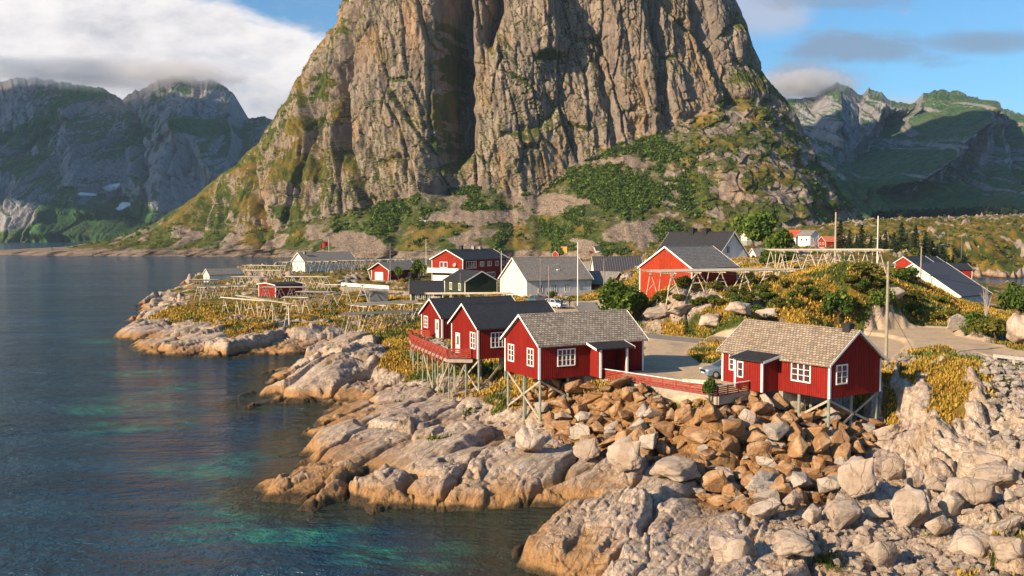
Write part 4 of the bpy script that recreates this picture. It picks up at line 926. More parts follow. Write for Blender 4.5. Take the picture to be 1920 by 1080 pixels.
Hv = house('red_barn', 'tall weathered scarlet barn on short posts with grey slate roof beside the big drying rack', 'barn', (1297,565), 8.4, 42, 13, 8.9, 4.6, 3.0, 'X', RED2, GYX, .25, .25)
stilts(Hv['root'], [(.3,.3),(.3,3),(.3,6),(.3,8.6),(6,.4),(12.6,.4)], 0, [], .14, mat=BRACE)
Hc = house('boathouse', 'white boathouse with wide ribbed black roof beside the little inlet on the right', 'boathouse', (1799,577), 4.9, 50, 12, 17, 2.1, 5.4, 'X', WHT, CORX, .4, .35, found=1.2)
wn(Hc, 'y0', [(2.6,1.1,1.3,1.2,2,3,.06)])
for i, (u, v, az, d, lx, ly) in enumerate([(1712,497,55,232,9,5),(1738,497,55,236,8,5),(1765,508,86,262,9,6)]):
    p = A(u, v, d); hh = house('red_shed', ['leftmost of three red sheds with black roofs behind the boathouse', 'middle one of three red sheds with black roofs behind the boathouse', 'rightmost of three red sheds with black roofs behind the boathouse'][i], 'shed', None, p.z - 2.2, az, lx, ly, 2.6, 1.5, 'X', REDF, BKX, pos=(p.x, p.y), found=3, boards=False)
Hl = house('white_building', 'long low white building with grey roof and a flagpole behind the left hand racks', 'building', (572,510), 4.2, 50, 21, 9.6, 3.8, 3.0, 'X', WHT, GYX, .5, .5, found=1.5, boards=False); chimney(Hl, 1.5, .8, .4, -2, STONE)
Hn = house('white_boathouse', 'small white boathouse with grey roof at the far left tip of the point', 'boathouse', (393,530), 2.7, 52, 11, 5.2, 2.5, 1.6, 'X', WHT, GYX, found=2.5); wn(Hn, 'x0', [(2.6,1.3,.9,1.1,2,1,.1)])
Ht = house('red_shed', 'red shed with nearly flat black roof standing among the racks on the point', 'shed', (517,560), 3.7, 44, 7, 7.0, 2.9, .35, 'X', REDF, ASPH, .3, .3, found=1)
Hu = house('grey_hut', 'small square hut of grey weathered boards beside the stone wall', 'hut', (694,571), 3.9, 72, 3.6, 3.4, 2.4, .12, 'X', GRY, GYX, .05, .05, trim=None, found=.8)
# far houses on the land to the right
for nm, lb, u, v, d, az, lx, ly, wh, rh, rg, wm, rm in [
  ('white_house', 'distant tall white house with pale roof below the mountain on the right', 1519, 462, 385, 60, 5.2, 6.5, 4.6, 1.9, 'Y', WHT, GYY),
  ('white_house', 'distant white house with bright red roof left of the tall white one', 1492, 458, 392, 60, 5, 8.5, 3.2, 2.6, 'Y', WHT, REDR),
  ('red_house', 'distant low red and white house with orange tiled roof', 1548, 463, 380, 80, 8.5, 6, 2.2, 1.9, 'X', REDF, ORR),
  ('white_cottage', 'cream gabled cottage among the trees behind the big black roofed house', 1420, 498, 215, 75, 5, 4.2, 2.0, 1.8, 'X', WHT, GYX),
  ('white_cottage', 'small pale cottage with low dark roof right of the distant houses', 1400, 452, 420, 80, 7, 6, 2, 2, 'X', WHT, BKX)]:
    p = A(u, v, d); zz = p.z; hh = house(nm, lb, 'house' if 'house' in nm else 'cottage', None, zz, az, lx, ly, wh, rh, rg, wm, rm, pos=(p.x, p.y), found=4, boards=False)
    wn(hh, 'x0', [(ly*.3, wh*.6, .8, .9, 1, 1, .1), (ly*.7, wh*.6, .8, .9, 1, 1, .1)]); wn(hh, 'y0', [(lx*.5, wh*.6, .8, .9, 1, 1, .1)])
# far shore under the mountain
_mu = 960 + FPX * MP[0][..., 0] / (MP[0][..., 1]); _ppy = cp * MP[0][..., 1] - sp_ * (MP[0][..., 2] - CAMZ)
_mx = 960 + FPX * MP[0][..., 0] / _ppy; _my = 540 - FPX * (sp_ * MP[0][..., 1] + cp * (MP[0][..., 2] - CAMZ)) / _ppy
_ok = (np.cos(MP[5]) > 0)
def mt_at(u, v):
    d = (_mx - u) ** 2 + (_my - v) ** 2 + np.where(_ok, 0, 1e9); i = np.unravel_index(np.argmin(d), d.shape); return Vector(MP[0][i])
for nm, lb, u, v, az, lx, ly, wh, rh, wm, rm in [
  ('yellow_shed', 'ochre yellow shed with dark hipped roof across the channel', 1062, 475, 60, 6, 7, 4.8, 1.3, YEL, BKY),
  ('red_boathouse', 'tiny red boathouse on the far bank left of the yellow shed', 1046, 483, 50, 6, 6, 2.4, 2.0, REDF, REDF),
  ('white_cottage', 'small white cottage with dark green roof across the channel', 1116, 475, 80, 9, 7, 2.4, 2.6, WHT, GRN)]:
    p = mt_at(u, v); house(nm, lb, nm.split('_')[1], None, max(p.z, 1.2), az, lx, ly, wh, rh, 'Y' if nm[0] == 'y' else 'X', wm, rm, pos=(p.x, p.y), found=3, boards=False)
# --- stone wall with white fence on top
def stone_wall():
    a = Vector((*G(640,537,5.2), 5.2)); b = Vector((*G(790,548,5.2), 5.2))
    root = empty('retaining_wall', (a.x, a.y, 5.2), 0, 'long dry stone retaining wall behind the grey hut', 'wall')
    m = MB(); n = 60
    for i in range(n):
        for j in range(6):
            t0, t1 = i/n, (i+.96)/n; p = (b-a)*t0; q = (b-a)*t1; z = -2.0 + j*.34; h = .30 + random.uniform(-.03,.03); w = 1.0 + random.uniform(-.12,.12)
            m.beam(p+Vector((0,0,z+h/2)), q+Vector((0,0,z+h/2)), w, h)
    m.build('stone_courses', STONE, root)
    f = empty('picket_fence', (a.x, a.y, 5.25), 0, 'low solid white board fence running along the top of the stone wall', 'fence')
    m = MB(); m.beam(Vector((0,0,.45)), (b-a)*.62+Vector((0,0,.45)), .06, .7); m.beam(Vector((0,0,.85)), (b-a)*.62+Vector((0,0,.85)), .16, .06); m.build('boards', TRIM, f)
    for i in range(7): m = MB(); p = (b-a)*.62*i/6; m.beam(p+Vector((0,.08,-.1)), p+Vector((0,.08,.8)), .1); m.build('post', TRIM, f)
stone_wall()
# --- fish drying racks
def rack(lb, p0, p1, zt, wid, n_tr, n_po, mat, seed, flat=False, messy=.4):
    rd = random.Random(seed); a = Vector((*G(*p0, zt), zt)); b = Vector((*G(*p1, zt), zt)); c = (a+b)/2
    d = (b-a); L = d.length; d.normalize(); nrm = Vector((-d.y, d.x, 0)) 
    if nrm.y < 0: nrm = -nrm
    g0 = hz(c.x, c.y); root = empty('drying_rack', (c.x, c.y, g0), 0, lb, 'drying rack', 'wooden fish drying racks on the point and the knoll')
    def l(p): return (p.x-c.x, p.y-c.y, p.z-g0)
    n_tr = max(2, n_tr)
    for i in range(n_tr):
        t = .5 + (i - (n_tr-1)/2) / max(1, n_tr-1) * .84; m = MB(); base = a + d*L*t
        offs = (.12, .88) if wid > 2.5 else (.5,)
        for k_, off in enumerate(offs):
            top = base + nrm*wid*off; top.z = zt - .10; fts = []
            for s in (-1, 1):
                ft = top + d*s*(zt-g0)*rd.uniform(.30,.52) + nrm*rd.uniform(-.5,.5); ft.z = max(hz(ft.x, ft.y), -.5) - .2; fts.append(ft)
                m.tube(l(ft), l(top + (top-ft)*.05), .075, .055, 6)
            q, q2 = top.lerp(fts[0], .42), top.lerp(fts[1], .42); m.tube(l(q + (q-q2)*.12), l(q2 + (q2-q)*.12), .05, .05, 6)
        if len(offs) == 2:
            p_ = base + nrm*wid*.05; q_ = base + nrm*wid*.95; p_.z = q_.z = zt - .12; m.tube(l(p_), l(q_), .06, .06, 6)
        if rd.random() < .6: ft = base + nrm*wid*.5; ft.z = zt - .12; g_ = ft + nrm*rd.uniform(-1,1); g_.z = max(hz(g_.x, g_.y), -.5) - .2; m.tube(l(g_), l(ft), .07, .06, 6)
        m.build('trestle', mat, root)
        e = MB(); p = base - nrm*.35; q = base + nrm*(wid+.35); p.z = q.z = zt - .05; e.tube(l(p), l(q), .075, .07, 6); e.build('crossbeam', mat, root)
    for k in range(n_po):
        o = nrm*(wid*(k+.5)/n_po + rd.uniform(-.1,.1)); e = MB(); s0 = rd.uniform(-.03,.05)*L; s1 = L + rd.uniform(-.06,.05)*L; z = zt + .07 + rd.uniform(0,.06)
        p = a + d*s0 + o; q = a + d*s1 + o + nrm*rd.uniform(-messy,messy); p.z = z; q.z = z + rd.uniform(-.05,.05)
        e.tube(l(p), l(q), .06, .045, 5); e.build('pole', mat if rd.random() < .85 else POLEG, root)
RK = [((452,498),(526,499),7,4,5,6,POLEW),((458,508),(522,508),6.5,4,5,5,POLEW),((530,492),(640,490),8,5,7,6,POLEW),((640,489),(782,485),8.2,5,9,7,POLEW),
 ((351,525),(398,526),5.5,3,5,5,POLEG),((377,539),(468,535),6,4,5,6,POLEW),((408,558.5),(496,566),6,1.2,4,3,POLEW),((441,555),(544,572),6.2,1.2,4,3,POLEW),
 ((486,540),(576,540),6.6,4,4,6,POLEG),((525,558.5),(570,560),6.2,1.5,3,4,POLEW),((549,548),(614,549.5),6.8,4,4,6,POLEG),((527,519.5),(606,520.7),7.2,4,5,6,POLEW),((609,535),(684,535.5),7.8,1.5,3,5,POLEW),((432,519.5),(486,520.7),6.0,4,4,6,POLEW),
 ((676,575),(800,568),7,5,4,9,POLEW),((655,592),(775,586),6,4,4,12,POLEG),((800,553),(958,552),8,4,5,10,POLEW),
 ((1243,512),(1508,507),12.9,7,6,26,POLEW),((1450,470),(1672,470),15.6,7,8,20,POLEW)]
RL = ['pale rack in the back row at the left, before the open water','second low pale rack just below the back row on the left','long pale rack directly in front of the white building with the flag','very long pale back rack between the flagged building and the red boathouse',
 'grey rack over the shore by the small white boathouse','pale rack left of the flat roofed red shed','narrow slanting pale rack nearest the water on the point','narrow slanting pale rack crossing in front of the flat roofed red shed',
 'grey weathered rack right of the flat roofed red shed','short narrow pale rack on the grass below the grey ones','grey weathered rack in the middle of the point','pale rack behind the flat roofed red shed','single line pale rack ending at the stone wall fence','pale rack between the two small sheds on the point',
 'pale pole rack in front of the grey hut','lower grey rack on tall crossed legs above the cove','pale layered poles lying behind the rear shore cabins',
 'large flat topped rack with tall crossed legs in front of the red barn','large dense rack on top of the knoll under the tall masts']
for i, (r, lb) in enumerate(zip(RK, RL)): rack(lb, r[0], r[1], r[2], r[3], r[4], r[5], r[6], 100 + i)
# --- poles and masts
def pole(u, vb, vt, z, lb, r=.12, arm=None, mat=POLEG, cat='utility pole', lamp=False, d=None, flag=False):
    if d: p = A(u, vb, d); x, y, z = p.x, p.y, hz(p.x, p.y)
    else: x, y = G(u, vb, z); z = hz(x, y)
    dd = math.hypot(x, y); ht = CAMZ - (vt - HOR) / FPX * y - z
    root = empty('flagpole' if cat == 'flagpole' else ('street_lamp' if lamp else 'utility_pole'), (x, y, z), R(20), lb, cat)
    m = MB(); m.tube((0,0,-.3), (0,0,ht), r, r*.65, 9); m.build('shaft', mat, root)
    if arm: m = MB(); [m.beam((-arm,0,ht-h), (arm,0,ht-h), .10, .12) for h in (.35,)]; [m.tube((s*arm*.85,0,ht-.3),(s*arm*.85,0,ht-.05),.05,.03,6) for s in (-1,0,1)]; m.build('crossarm', mat, root)
    if lamp: m = MB(); m.tube((0,0,ht-.1),(1.4,0,ht+.15),.04,.03,6); m.box(1.3,1.9,-.12,.12,ht+.1,ht+.2); m.build('lamp_head', STEEL, root)
    if flag:
        m = MB(); n = 10; vs = []; 
        for i in range(n+1):
            for j in (0, 1): vs.append((-.1 - i*.28, .14*math.sin(i*.9), ht - .4 - j*1.5 - i*.16))
        m.add(vs, [(2*i, 2*i+1, 2*i+3, 2*i+2) for i in range(n)])
        o = m.build('flag', plain('flag_red', (.55,.02,.03), .8), root); md = o.modifiers.new('t', 'SOLIDIFY'); md.thickness = .02
        m = MB(); vs = []
        for i in (3, 4):
            for j in (0, 1): vs.append((-.1 - i*.28, .14*math.sin(i*.9) - .02, ht - .4 - j*1.5 - i*.16))
        m.add(vs, [(0,1,3,2)]); k = m.build('flag_cross', plain('flag_blue', (.02,.04,.2), .8), o); md = k.modifiers.new('t', 'SOLIDIFY'); md.thickness = .03
    return root, ht
PB, PBh = pole(1661,684,490,5.7,'tall weathered utility pole with crossarm beside the right hand cabin', .17, 1.0, plain('brown_pole', (.34,.29,.22), .9, .2, .3, 2))
pole(1246//1+784-1000 if False else 1029, 588, 497, 5.7, 'wooden street lamp pole in front of the white house by the parked cars', .11, None, POLEG, 'street lamp', True)
pole(1013, 560, 484, 5.3, 'thin grey pole before the left window of the white house', .09)
pole(1083, 571, 453, 5.7, 'tall white flagpole on the grass before the long white house', .10, None, TRIM, 'flagpole')
pole(1132, 556, 484, 5.5, 'slim wooden pole in front of the small red house', .10, .6)
pole(940, 540, 470, 5, 'white mast between the red house and the white house', .08, None, TRIM, 'mast')
pole(732, 527, 456, 4.3, 'grey utility pole by the small red boathouse', .12, None)
pole(799, 510, 448, 4.8, 'thin white mast behind the balcony of the red house', .08, None, TRIM, 'mast', d=300)
pole(1565, 520, 398, 12, 'thick weathered mast rising from the rack on the knoll', .20, None, plain('brown_pole2', (.42,.36,.29), .9), 'mast', d=160)
pole(1644, 520, 405, 12, 'slim white mast at the right end of the knoll rack', .12, None, TRIM, 'mast', d=158)
pole(1726, 530, 463, 11, 'short wooden pole on the slope above the boathouse', .12, None, plain('brown_pole3', (.38,.32,.25), .9), 'mast', d=140)
pole(617, 500, 449, 4.2, 'flagpole with a limp red flag over the long white building', .09, None, TRIM, 'flagpole', d=352, flag=True)
pole(1777, 460, 427, 8, 'distant thin pole among the spruces', .10, None, d=400); pole(1803, 458, 436, 8, 'distant short pole right of the spruces', .10, None, d=400); pole(863, 556, 512, 5, 'thin pole before the window of the green house', .06, None)
# --- wires from the tall pole
def wire(lb, p, q, sag):
    m = MB(); p = Vector(p); q = Vector(q); n = 16; pr = p
    for i in range(1, n+1):
        t = i/n; c = p.lerp(q, t) - Vector((0,0,sag*4*t*(1-t))); m.tube(pr, c, .018, .018, 4); pr = c
    o = m.build('overhead_wire', DARKM); tag(o, lb, 'wire')
tp = PB.location + Vector((0,0,PBh-.3)); wire('black overhead wire from the tall pole towards the red barn', tp, (Hv['root'].location.x, Hv['root'].location.y, 13.2), 1.2)
wire('black overhead wire from the tall pole out to the right', tp, (62, 96, 12), 1.0)
wire('thin guy wire from the tall pole down to the gravel', PB.location + Vector((0,0,6)), PB.location + Vector((-2.6,1.5,.1)), 0); wire('thin guy wire from the tall pole down to the rock', PB.location + Vector((0,0,6)), PB.location + Vector((2.8,-1.0,.6)), 0)
# --- guard rail
def guard():
    a = Vector((*G(1866,668,6.3),0)); b = Vector((*G(2060,690,6.3),0)); z0 = 5.75
    root = empty('guard_rail', (a.x,a.y,z0), 0, 'steel road guard rail on pale posts at the right edge', 'guard rail')
    m = MB(); d = b-a; [m.beam(Vector((0,0,h)), d+Vector((0,0,h)), .05, .13) for h in (.5,.68)]; m.beam(Vector((0,.02,.59)), d+Vector((0,.02,.59)), .03, .1); m.build('beam', STEEL, root)
    for i in range(6): p = d*i/5; m = MB(); m.beam(p+Vector((0,.1,-.4)), p+Vector((0,.1,.75)), .16); m.build('post', POLEW, root)
guard()
# --- cars
def wheel(root, x, y, r=.32, w=.2):
    s = 1 if y > 0 else -1; m = MB(); m.tube((x,y-w/2,r),(x,y+w/2,r),r,r,18); ty = m.build('wheel', plain('tyre', (.02,.02,.02), .8), root, False)
    m = MB(); m.tube((x,y+s*(w/2-.03),r),(x,y+s*(w/2+.012),r),r*.62,r*.60,14); m.build('rim', STEEL, ty)
def car(lb, x, y, z, rz, col, hatch=True, group=None):
    root = empty('parked_car', (x,y,z), rz, lb, 'car', group); pm = plain('car_paint', col, .25, .6, .05, 1, .3, 0)
    prof = [(-2.1,.30),(-2.15,.55),(-2.08,.86),(-1.95,.93),(-.0,.96),(.95,.93),(1.6,.86),(2.05,.70),(2.18,.52),(2.12,.28)]
    bm = bmesh.new(); rings = []
    for yy, sc in ((-.86,.93),(-.82,.985),(-.62,1.0),(.62,1.0),(.82,.985),(.86,.93)):
        rings.append([bm.verts.new((px*(.97 if abs(yy)>.8 else 1), yy, .3+(pz-.3)*(sc if pz > .8 else 1))) for px, pz in prof])
    for a, b in zip(rings, rings[1:]):
        for i in range(len(prof)): j = (i+1)%len(prof); bm.faces.new((a[i], a[j], b[j], b[i]))
    bm.faces.new(rings[0]); bm.faces.new(rings[-1][::-1]); bmesh.ops.recalc_face_normals(bm, faces=bm.faces[:]); me = bpy.data.meshes.new('body'); bm.to_mesh(me); bm.free(); me.materials.append(pm)
    o = bpy.data.objects.new('body', me); COL.objects.link(o); o.parent = root; md = o.modifiers.new('b', 'BEVEL'); md.width = .06; md.segments = 2; md.limit_method = 'ANGLE'
    x0, x1, t0, t1 = (-1.95, 1.05, -1.55, .25) if hatch else (-1.6, 1.0, -1.0, .25)
    m = MB(); vs = []
    for s in (-1, 1): vs += [(x0, s*.76, .90), (x1, s*.76, .93), (t1, s*.58, 1.40), (t0, s*.58, 1.40)]
    m.add(vs, [(0,1,2,3),(7,6,5,4),(0,4,5,1),(1,5,6,2),(2,6,7,3),(3,7,4,0)]); m.build('windows', GLASS, root)
    m = MB(); vs = []
    for s in (-1, 1): vs += [(t0-.06, s*.61, 1.385), (t1+.06, s*.61, 1.385), (t1-.02, s*.52, 1.455), (t0+.05, s*.52, 1.45)]
    m.add(vs, [(0,1,2,3),(7,6,5,4),(0,4,5,1),(1,5,6,2),(2,6,7,3),(3,7,4,0)])
    for s in (-1, 1):
        m.beam((x0-.01, s*.775, .93), (t0-.02, s*.595, 1.40), .06, .07); m.beam((x1+.01, s*.775, .93), (t1+.02, s*.595, 1.40), .05, .06); m.beam((-.45, s*.775, .93), (-.5, s*.59, 1.41), .06, .07)
    m.build('roof', pm, root)
    for xx in (-1.35, 1.35):
        for yy in (-.78, .78): wheel(root, xx, yy)
    for s in (-1, 1):
        m = MB(); m.box(1.98,2.13,*sorted((s*.50,s*.80)),.62,.76); m.build('headlight', plain('lamp_glass', (.8,.8,.78), .1, .8), root)
        m = MB(); m.box(-2.17,-2.05,*sorted((s*.58,s*.82)),.66,.84); m.build('tail_light', plain('tail_glass', (.35,.01,.01), .2, .6), root)
        m = MB(); m.box(.75,.95,*sorted((s*.86,s*1.02)),.93,1.06); m.build('mirror', pm, root)
    m = MB(); m.box(2.10,2.19,-.5,.5,.50,.68); m.build('grille', DARKM, root); m = MB(); m.box(2.12,2.20,-.26,.26,.38,.48); m.build('number_plate', TRIM, root)
c0 = G(1362,706,5.75); car('silver blue car half hidden behind the right hand cabin', c0[0], c0[1], 5.75, R(192), (.20,.27,.37), False)
for u, v, rz, col, lb in [(1041,577,-50,(.75,.76,.78),'white hatchback parked nearest the wooden lamp pole'),(1026,573,-50,(.16,.02,.025),'dark maroon car beside the white hatchback'),(1011,570,-50,(.06,.16,.20),'teal car, farthest left of those parked by the white house')]:
    x, y = G(u, v, 5.75); car(lb, x, y, 5.75, R(rz), col, True, 'cars parked by the white house')
for u, col, lb in [(1822,(.05,.07,.10),'dark car parked on the far quay, left one'),(1849,(.30,.34,.38),'grey car parked on the far quay, right one')]:
    p = A(u, 510, 392); car(lb, p.x, p.y, hz(p.x,p.y)+.02, R(5), col, True, 'cars on the far quay')
p = mt_at(1109, 474); car('tiny red car beside the cottage across the channel', p.x, p.y, max(p.z,1.2)+.05, R(10), (.6,.03,.03))
# --- people by the cars
def person(lb, u, v, rz, top, trouser, pose):
    x, y = G(u, v, 5.75); root = empty('person', (x, y, hz(x,y)), rz, lb, 'person')
    me = bpy.data.meshes.new('body'); s = pose
    J = [(0,0,.96),(0,.0,1.22),(0,.0,1.42),(0,.01,1.52),(0,.02,1.66),(.19,0,1.40),(.25,.03,1.12),(.22,.16,.92),(-.19,0,1.40),(-.26,.02,1.12),(-.24,.10,.88),(.10,0,.92),(.12,.04*s,.50),(.12,-.06*s,.07),(.12,.10,.04),(-.10,0,.92),(-.12,-.04*s,.50),(-.12,.05*s,.07),(-.12,.20,.04)]
    E = [(0,1),(1,2),(2,3),(3,4),(2,5),(5,6),(6,7),(2,8),(8,9),(9,10),(0,11),(11,12),(12,13),(13,14),(0,15),(15,16),(16,17),(17,18)]
    RD = [.15,.15,.14,.06,.10,.065,.05,.035,.065,.05,.035,.10,.065,.045,.045,.10,.065,.045,.045]
    me.from_pydata(J, E, []); o = bpy.data.objects.new('body', me); COL.objects.link(o); o.parent = root
    md = o.modifiers.new('s', 'SKIN'); [setattr(me.skin_vertices[0].data[i], 'radius', (r, r*.85)) for i, r in enumerate(RD)]; me.skin_vertices[0].data[0].use_root = True
    o.modifiers.new('u', 'SUBSURF').levels = 1; o.modifiers['u'].render_levels = 1
    m, t, b = newmat('clothing'); tc = t.node('ShaderNodeTexCoord').outputs['Object']; sp = t.node('ShaderNodeSeparateXYZ'); t.link(tc, sp.inputs[0])
    c = t.ramp(t.math('DIVIDE', sp.outputs[2], 1.8), [(0,(.02,.02,.02)),(.05,trouser),(.54,top),(.845,(.45,.28,.2))], 'CONSTANT'); t.link(c, b.inputs['Base Color']); me.materials.append(m)
    h = MB(); h.tube((0,.0,1.66),(0,-.01,1.79),.105,.06,10); h.build('hair', DARKM, root, True)
person('person in dark blue jacket standing behind the white hatchback', 1053, 579, R(30), (.03,.05,.10), (.02,.03,.05), 1)
person('person in black clothes walking on the gravel near the white ramp', 1068, 573, R(-80), (.015,.018,.02), (.02,.02,.022), 2)
# --- small things
def boat():
    p = A(1575, 612, 107); root = empty('rowing_boat', (p.x, p.y, hz(p.x,p.y)+.05), R(0), 'yellow and white boat upside down on the grass behind the right hand cabin roof', 'boat')
    m = MB(); n = 14; ring = []
    for i in range(n+1):
        t = i/n*2-1; w = .85*(1-abs(t)**2.6)+.02; h = .55*(1-.3*t*t); ring.append([(t*2.9, -w, 0), (t*2.9, -w*.8, h*.75), (t*2.9, 0, h), (t*2.9, w*.8, h*.75), (t*2.9, w, 0)])
    vs = [p for r in ring for p in r]; m.add(vs, [(i*5+j, i*5+j+1, i*5+j+6, i*5+j+5) for i in range(n) for j in range(4)])
    m.build('hull', plain('boat_white', (.8,.76,.55), .5), root, True); k = MB(); k.beam((-2.8,-.88,.08),(2.8,-.88,.08),.05,.1); k.beam((-2.6,0,.56),(2.6,0,.56),.06,.07); k.build('gunwale', plain('boat_yellow', (.75,.55,.05), .5), root)
boat()
def planter():
    x, y = G(1335, 722, 5.8); root = empty('timber_crib', (x-.8, y+1.2, 5.75), R(-22), 'pale squared timbers laid as a low edge by the parked silver car', 'timber')
    for i, (a, w) in enumerate([(0,.0),(.35,.1)]): m = MB(); m.box(-1.4+w,1.4-w,a,a+.28,0,.28-i*.08); m.build('timber', POLEW, root)
planter()
def gull():
    p = A(799, 415, 260); root = empty('seagull', p, R(0), 'white seagull gliding high over the village with spread wings', 'bird'); wm = plain('feathers', (.8,.8,.8), .7)
    me = bpy.data.meshes.new('body'); me.from_pydata([(-.45,0,0),(-.15,0,.02),(.25,0,0),(.55,0,.0)], [(0,1),(1,2),(2,3)], []); o = bpy.data.objects.new('body', me); COL.objects.link(o); o.parent = root; o.modifiers.new('s','SKIN')
    [setattr(me.skin_vertices[0].data[i], 'radius', (r, r)) for i, r in enumerate([.06,.14,.15,.03])]; me.skin_vertices[0].data[0].use_root = True; me.materials.append(wm)
    for s in (-1, 1):
        m = MB(); m.add([(-.15,s*.1,.05),(.25,s*.1,.05),(.15,s*.7,.28),(-.12,s*.7,.28),(.25,s*1.4,.12),(.18,s*1.4,.11)], [(0,1,2,3),(3,2,5,4)]); w = m.build('wing', wm, root); w.modifiers.new('t','SOLIDIFY').thickness = .03
    root.rotation_euler.z = R(70); root.scale = (1.6,1.6,1.6)
gull()
# ================================================================== boulders, plants, grass
def rock_mesh(seed, rounded=False, stretch=(1,1,1)):
    rd = np.random.default_rng(seed); bm = bmesh.new(); n = 12 if rounded else 13
    for _ in range(n):
        d = rd.normal(size=3); d /= np.linalg.norm(d); k = rd.uniform(.72, 1.05) if rounded else rd.uniform(.6, 1.05)
        bm.verts.new(Vector(d * k) * .5)
    r = bmesh.ops.convex_hull(bm, input=bm.verts[:]); bmesh.ops.delete(bm, geom=[g for g in r['geom_interior'] if isinstance(g, bmesh.types.BMVert)], context='VERTS')
    bmesh.ops.bevel(bm, geom=bm.edges[:], offset=.045 if rounded else .028, segments=2 if rounded else 1, affect='EDGES', profile=.6)
    bmesh.ops.triangulate(bm, faces=bm.faces[:]); bmesh.ops.subdivide_edges(bm, edges=bm.edges[:], cuts=2 if rounded else 1); bmesh.ops.triangulate(bm, faces=bm.faces[:])
    if rounded:
        for _ in range(1): bmesh.ops.smooth_vert(bm, verts=bm.verts[:], factor=.5, use_axis_x=True, use_axis_y=True, use_axis_z=True)
    co = np.array([v.co[:] for v in bm.verts]); o = seed * 3.1
    dsp = .05 * fbm(co[:, 0]*3+o, co[:, 1]*3+co[:, 2]*2, 3, 3) + .03 * fbm(co[:, 1]*7+o, co[:, 2]*7, 2, 5)
    if rounded: dsp += .05 * (ridg(co[:, 0]*2.6+o, co[:, 1]*2.6+co[:, 2]*1.1, 3, 9) - .5) + .05 * gn(co[:, 0]*5+o, co[:, 1]*5-co[:, 2]*5, 4)
    for v, d in zip(bm.verts, dsp): v.co += v.co.normalized() * d; v.co = Vector((v.co.x*stretch[0], v.co.y*stretch[1], v.co.z*stretch[2]))
    me = bpy.data.meshes.new('boulder'); bm.to_mesh(me); bm.free()
    if rounded: me.polygons.foreach_set('use_smooth', [True]*len(me.polygons))
    return me
def mat_boulder(name, c0, c1, c2, dark=(.10,.07,.045)):
    m, t, b = newmat(name, .92, .2); tc = t.node('ShaderNodeTexCoord').outputs['Object']; oi = t.node('ShaderNodeObjectInfo').outputs['Random']
    cb = t.node('ShaderNodeCombineXYZ'); t.link(t.math('MULTIPLY', oi, 40), cb.inputs[0]); v = t.node('ShaderNodeVectorMath'); t.link(tc, v.inputs[0]); t.link(cb.outputs[0], v.inputs[1]); P = v.outputs[0]
    base = t.mix(oi, c0, c1); n = t.noise(P, 2.2, 6, .65, .3); n2 = t.noise(P, 9, 5, .7); n3 = t.noise(t.mapping(P, (1,1,4)), 3, 5, .7)
    c = t.mix(t.rng(n, .42, .66, 0, .8), base, c2); c = t.mix(t.rng(n2, .55, .75, 0, .6), c, dark); c = t.mix(t.rng(n3, .55, .75, 0, .35), c, tuple(min(1, k*1.5) for k in c0))
    ck = t.rng(t.voro(t.mix(.25, P, t.noise(P, 3, 3, .6, 0, 1)), 1.6, 'DISTANCE_TO_EDGE'), 0, .035, 1, 0); c = t.mix(t.math('MULTIPLY', ck, .28), c, dark)
    t.link(c, b.inputs['Base Color']); t.link(t.bump(t.math('SUBTRACT', t.math('ADD', t.math('MULTIPLY', n3, .6), t.math('MULTIPLY', n2, .6)), t.math('MULTIPLY', ck, .22)), 1.0, .16), b.inputs['Normal'])
    return m
B_BR = mat_boulder('brown_stone', (.17,.080,.030), (.36,.205,.10), (.44,.31,.19)); B_PL = mat_boulder('pale_stone', (.34,.28,.23), (.47,.395,.33), (.27,.205,.15)); B_GR = mat_boulder('grey_stone', (.30,.26,.22), (.42,.37,.32), (.24,.21,.18))
def variants(mat, k, base, rounded=False):
    out = []
    for i in range(k):
        rd = random.Random(base + i); me = rock_mesh(base + i, rounded, (1, rd.uniform(.65,.95), rd.uniform(.55,.85))); me.materials.append(mat); out.append(me)
    return out
V_BR, V_PL, V_GR = variants(B_BR, 9, 10), variants(B_PL, 5, 40), variants(B_GR, 5, 60); V_RD = variants(B_PL, 6, 80, True)
_pl = []                                                        # placed (x, y, size)
def put_rock(me, x, y, s, label, group, sink=.22, name='boulder', rz=None, tilt=.5, sc=(1,1,1)):
    o = bpy.data.objects.new(name, me); COL.objects.link(o); rz = random.uniform(0, 6.28) if rz is None else rz
    o.location = (x, y, hz(x, y) + s * sc[2] * (.36 - sink)); o.rotation_euler = (random.uniform(-tilt, tilt), random.uniform(-tilt, tilt), rz); o.scale = (s*sc[0], s*sc[1], s*sc[2])
    return tag(o, label, 'boulder', group)
def stuff_rocks(name, pts, meshes, mat, label, cat='stones'):
    Vs, Fs, n = [], [], 0
    for x, y, s in pts:
        me = random.choice(meshes); co = np.empty(len(me.vertices)*3, np.float32); me.vertices.foreach_get('co', co); co = co.reshape(-1, 3)
        M = np.array(Matrix.Rotation(random.uniform(0, 6.28), 3, 'Z') @ Matrix.Rotation(random.uniform(-.6, .6), 3, 'X')) * s
        f = np.array([p.vertices[:] for p in me.polygons if len(p.vertices) == 3]); Vs.append(co @ M.T + np.array([x, y, hz(x, y) + s * .12])); Fs.append(f + n); n += len(co)
    o = mesh_np(name, np.concatenate(Vs), np.concatenate(Fs), mat, False); return tag(o, label, cat, None, 'stuff')
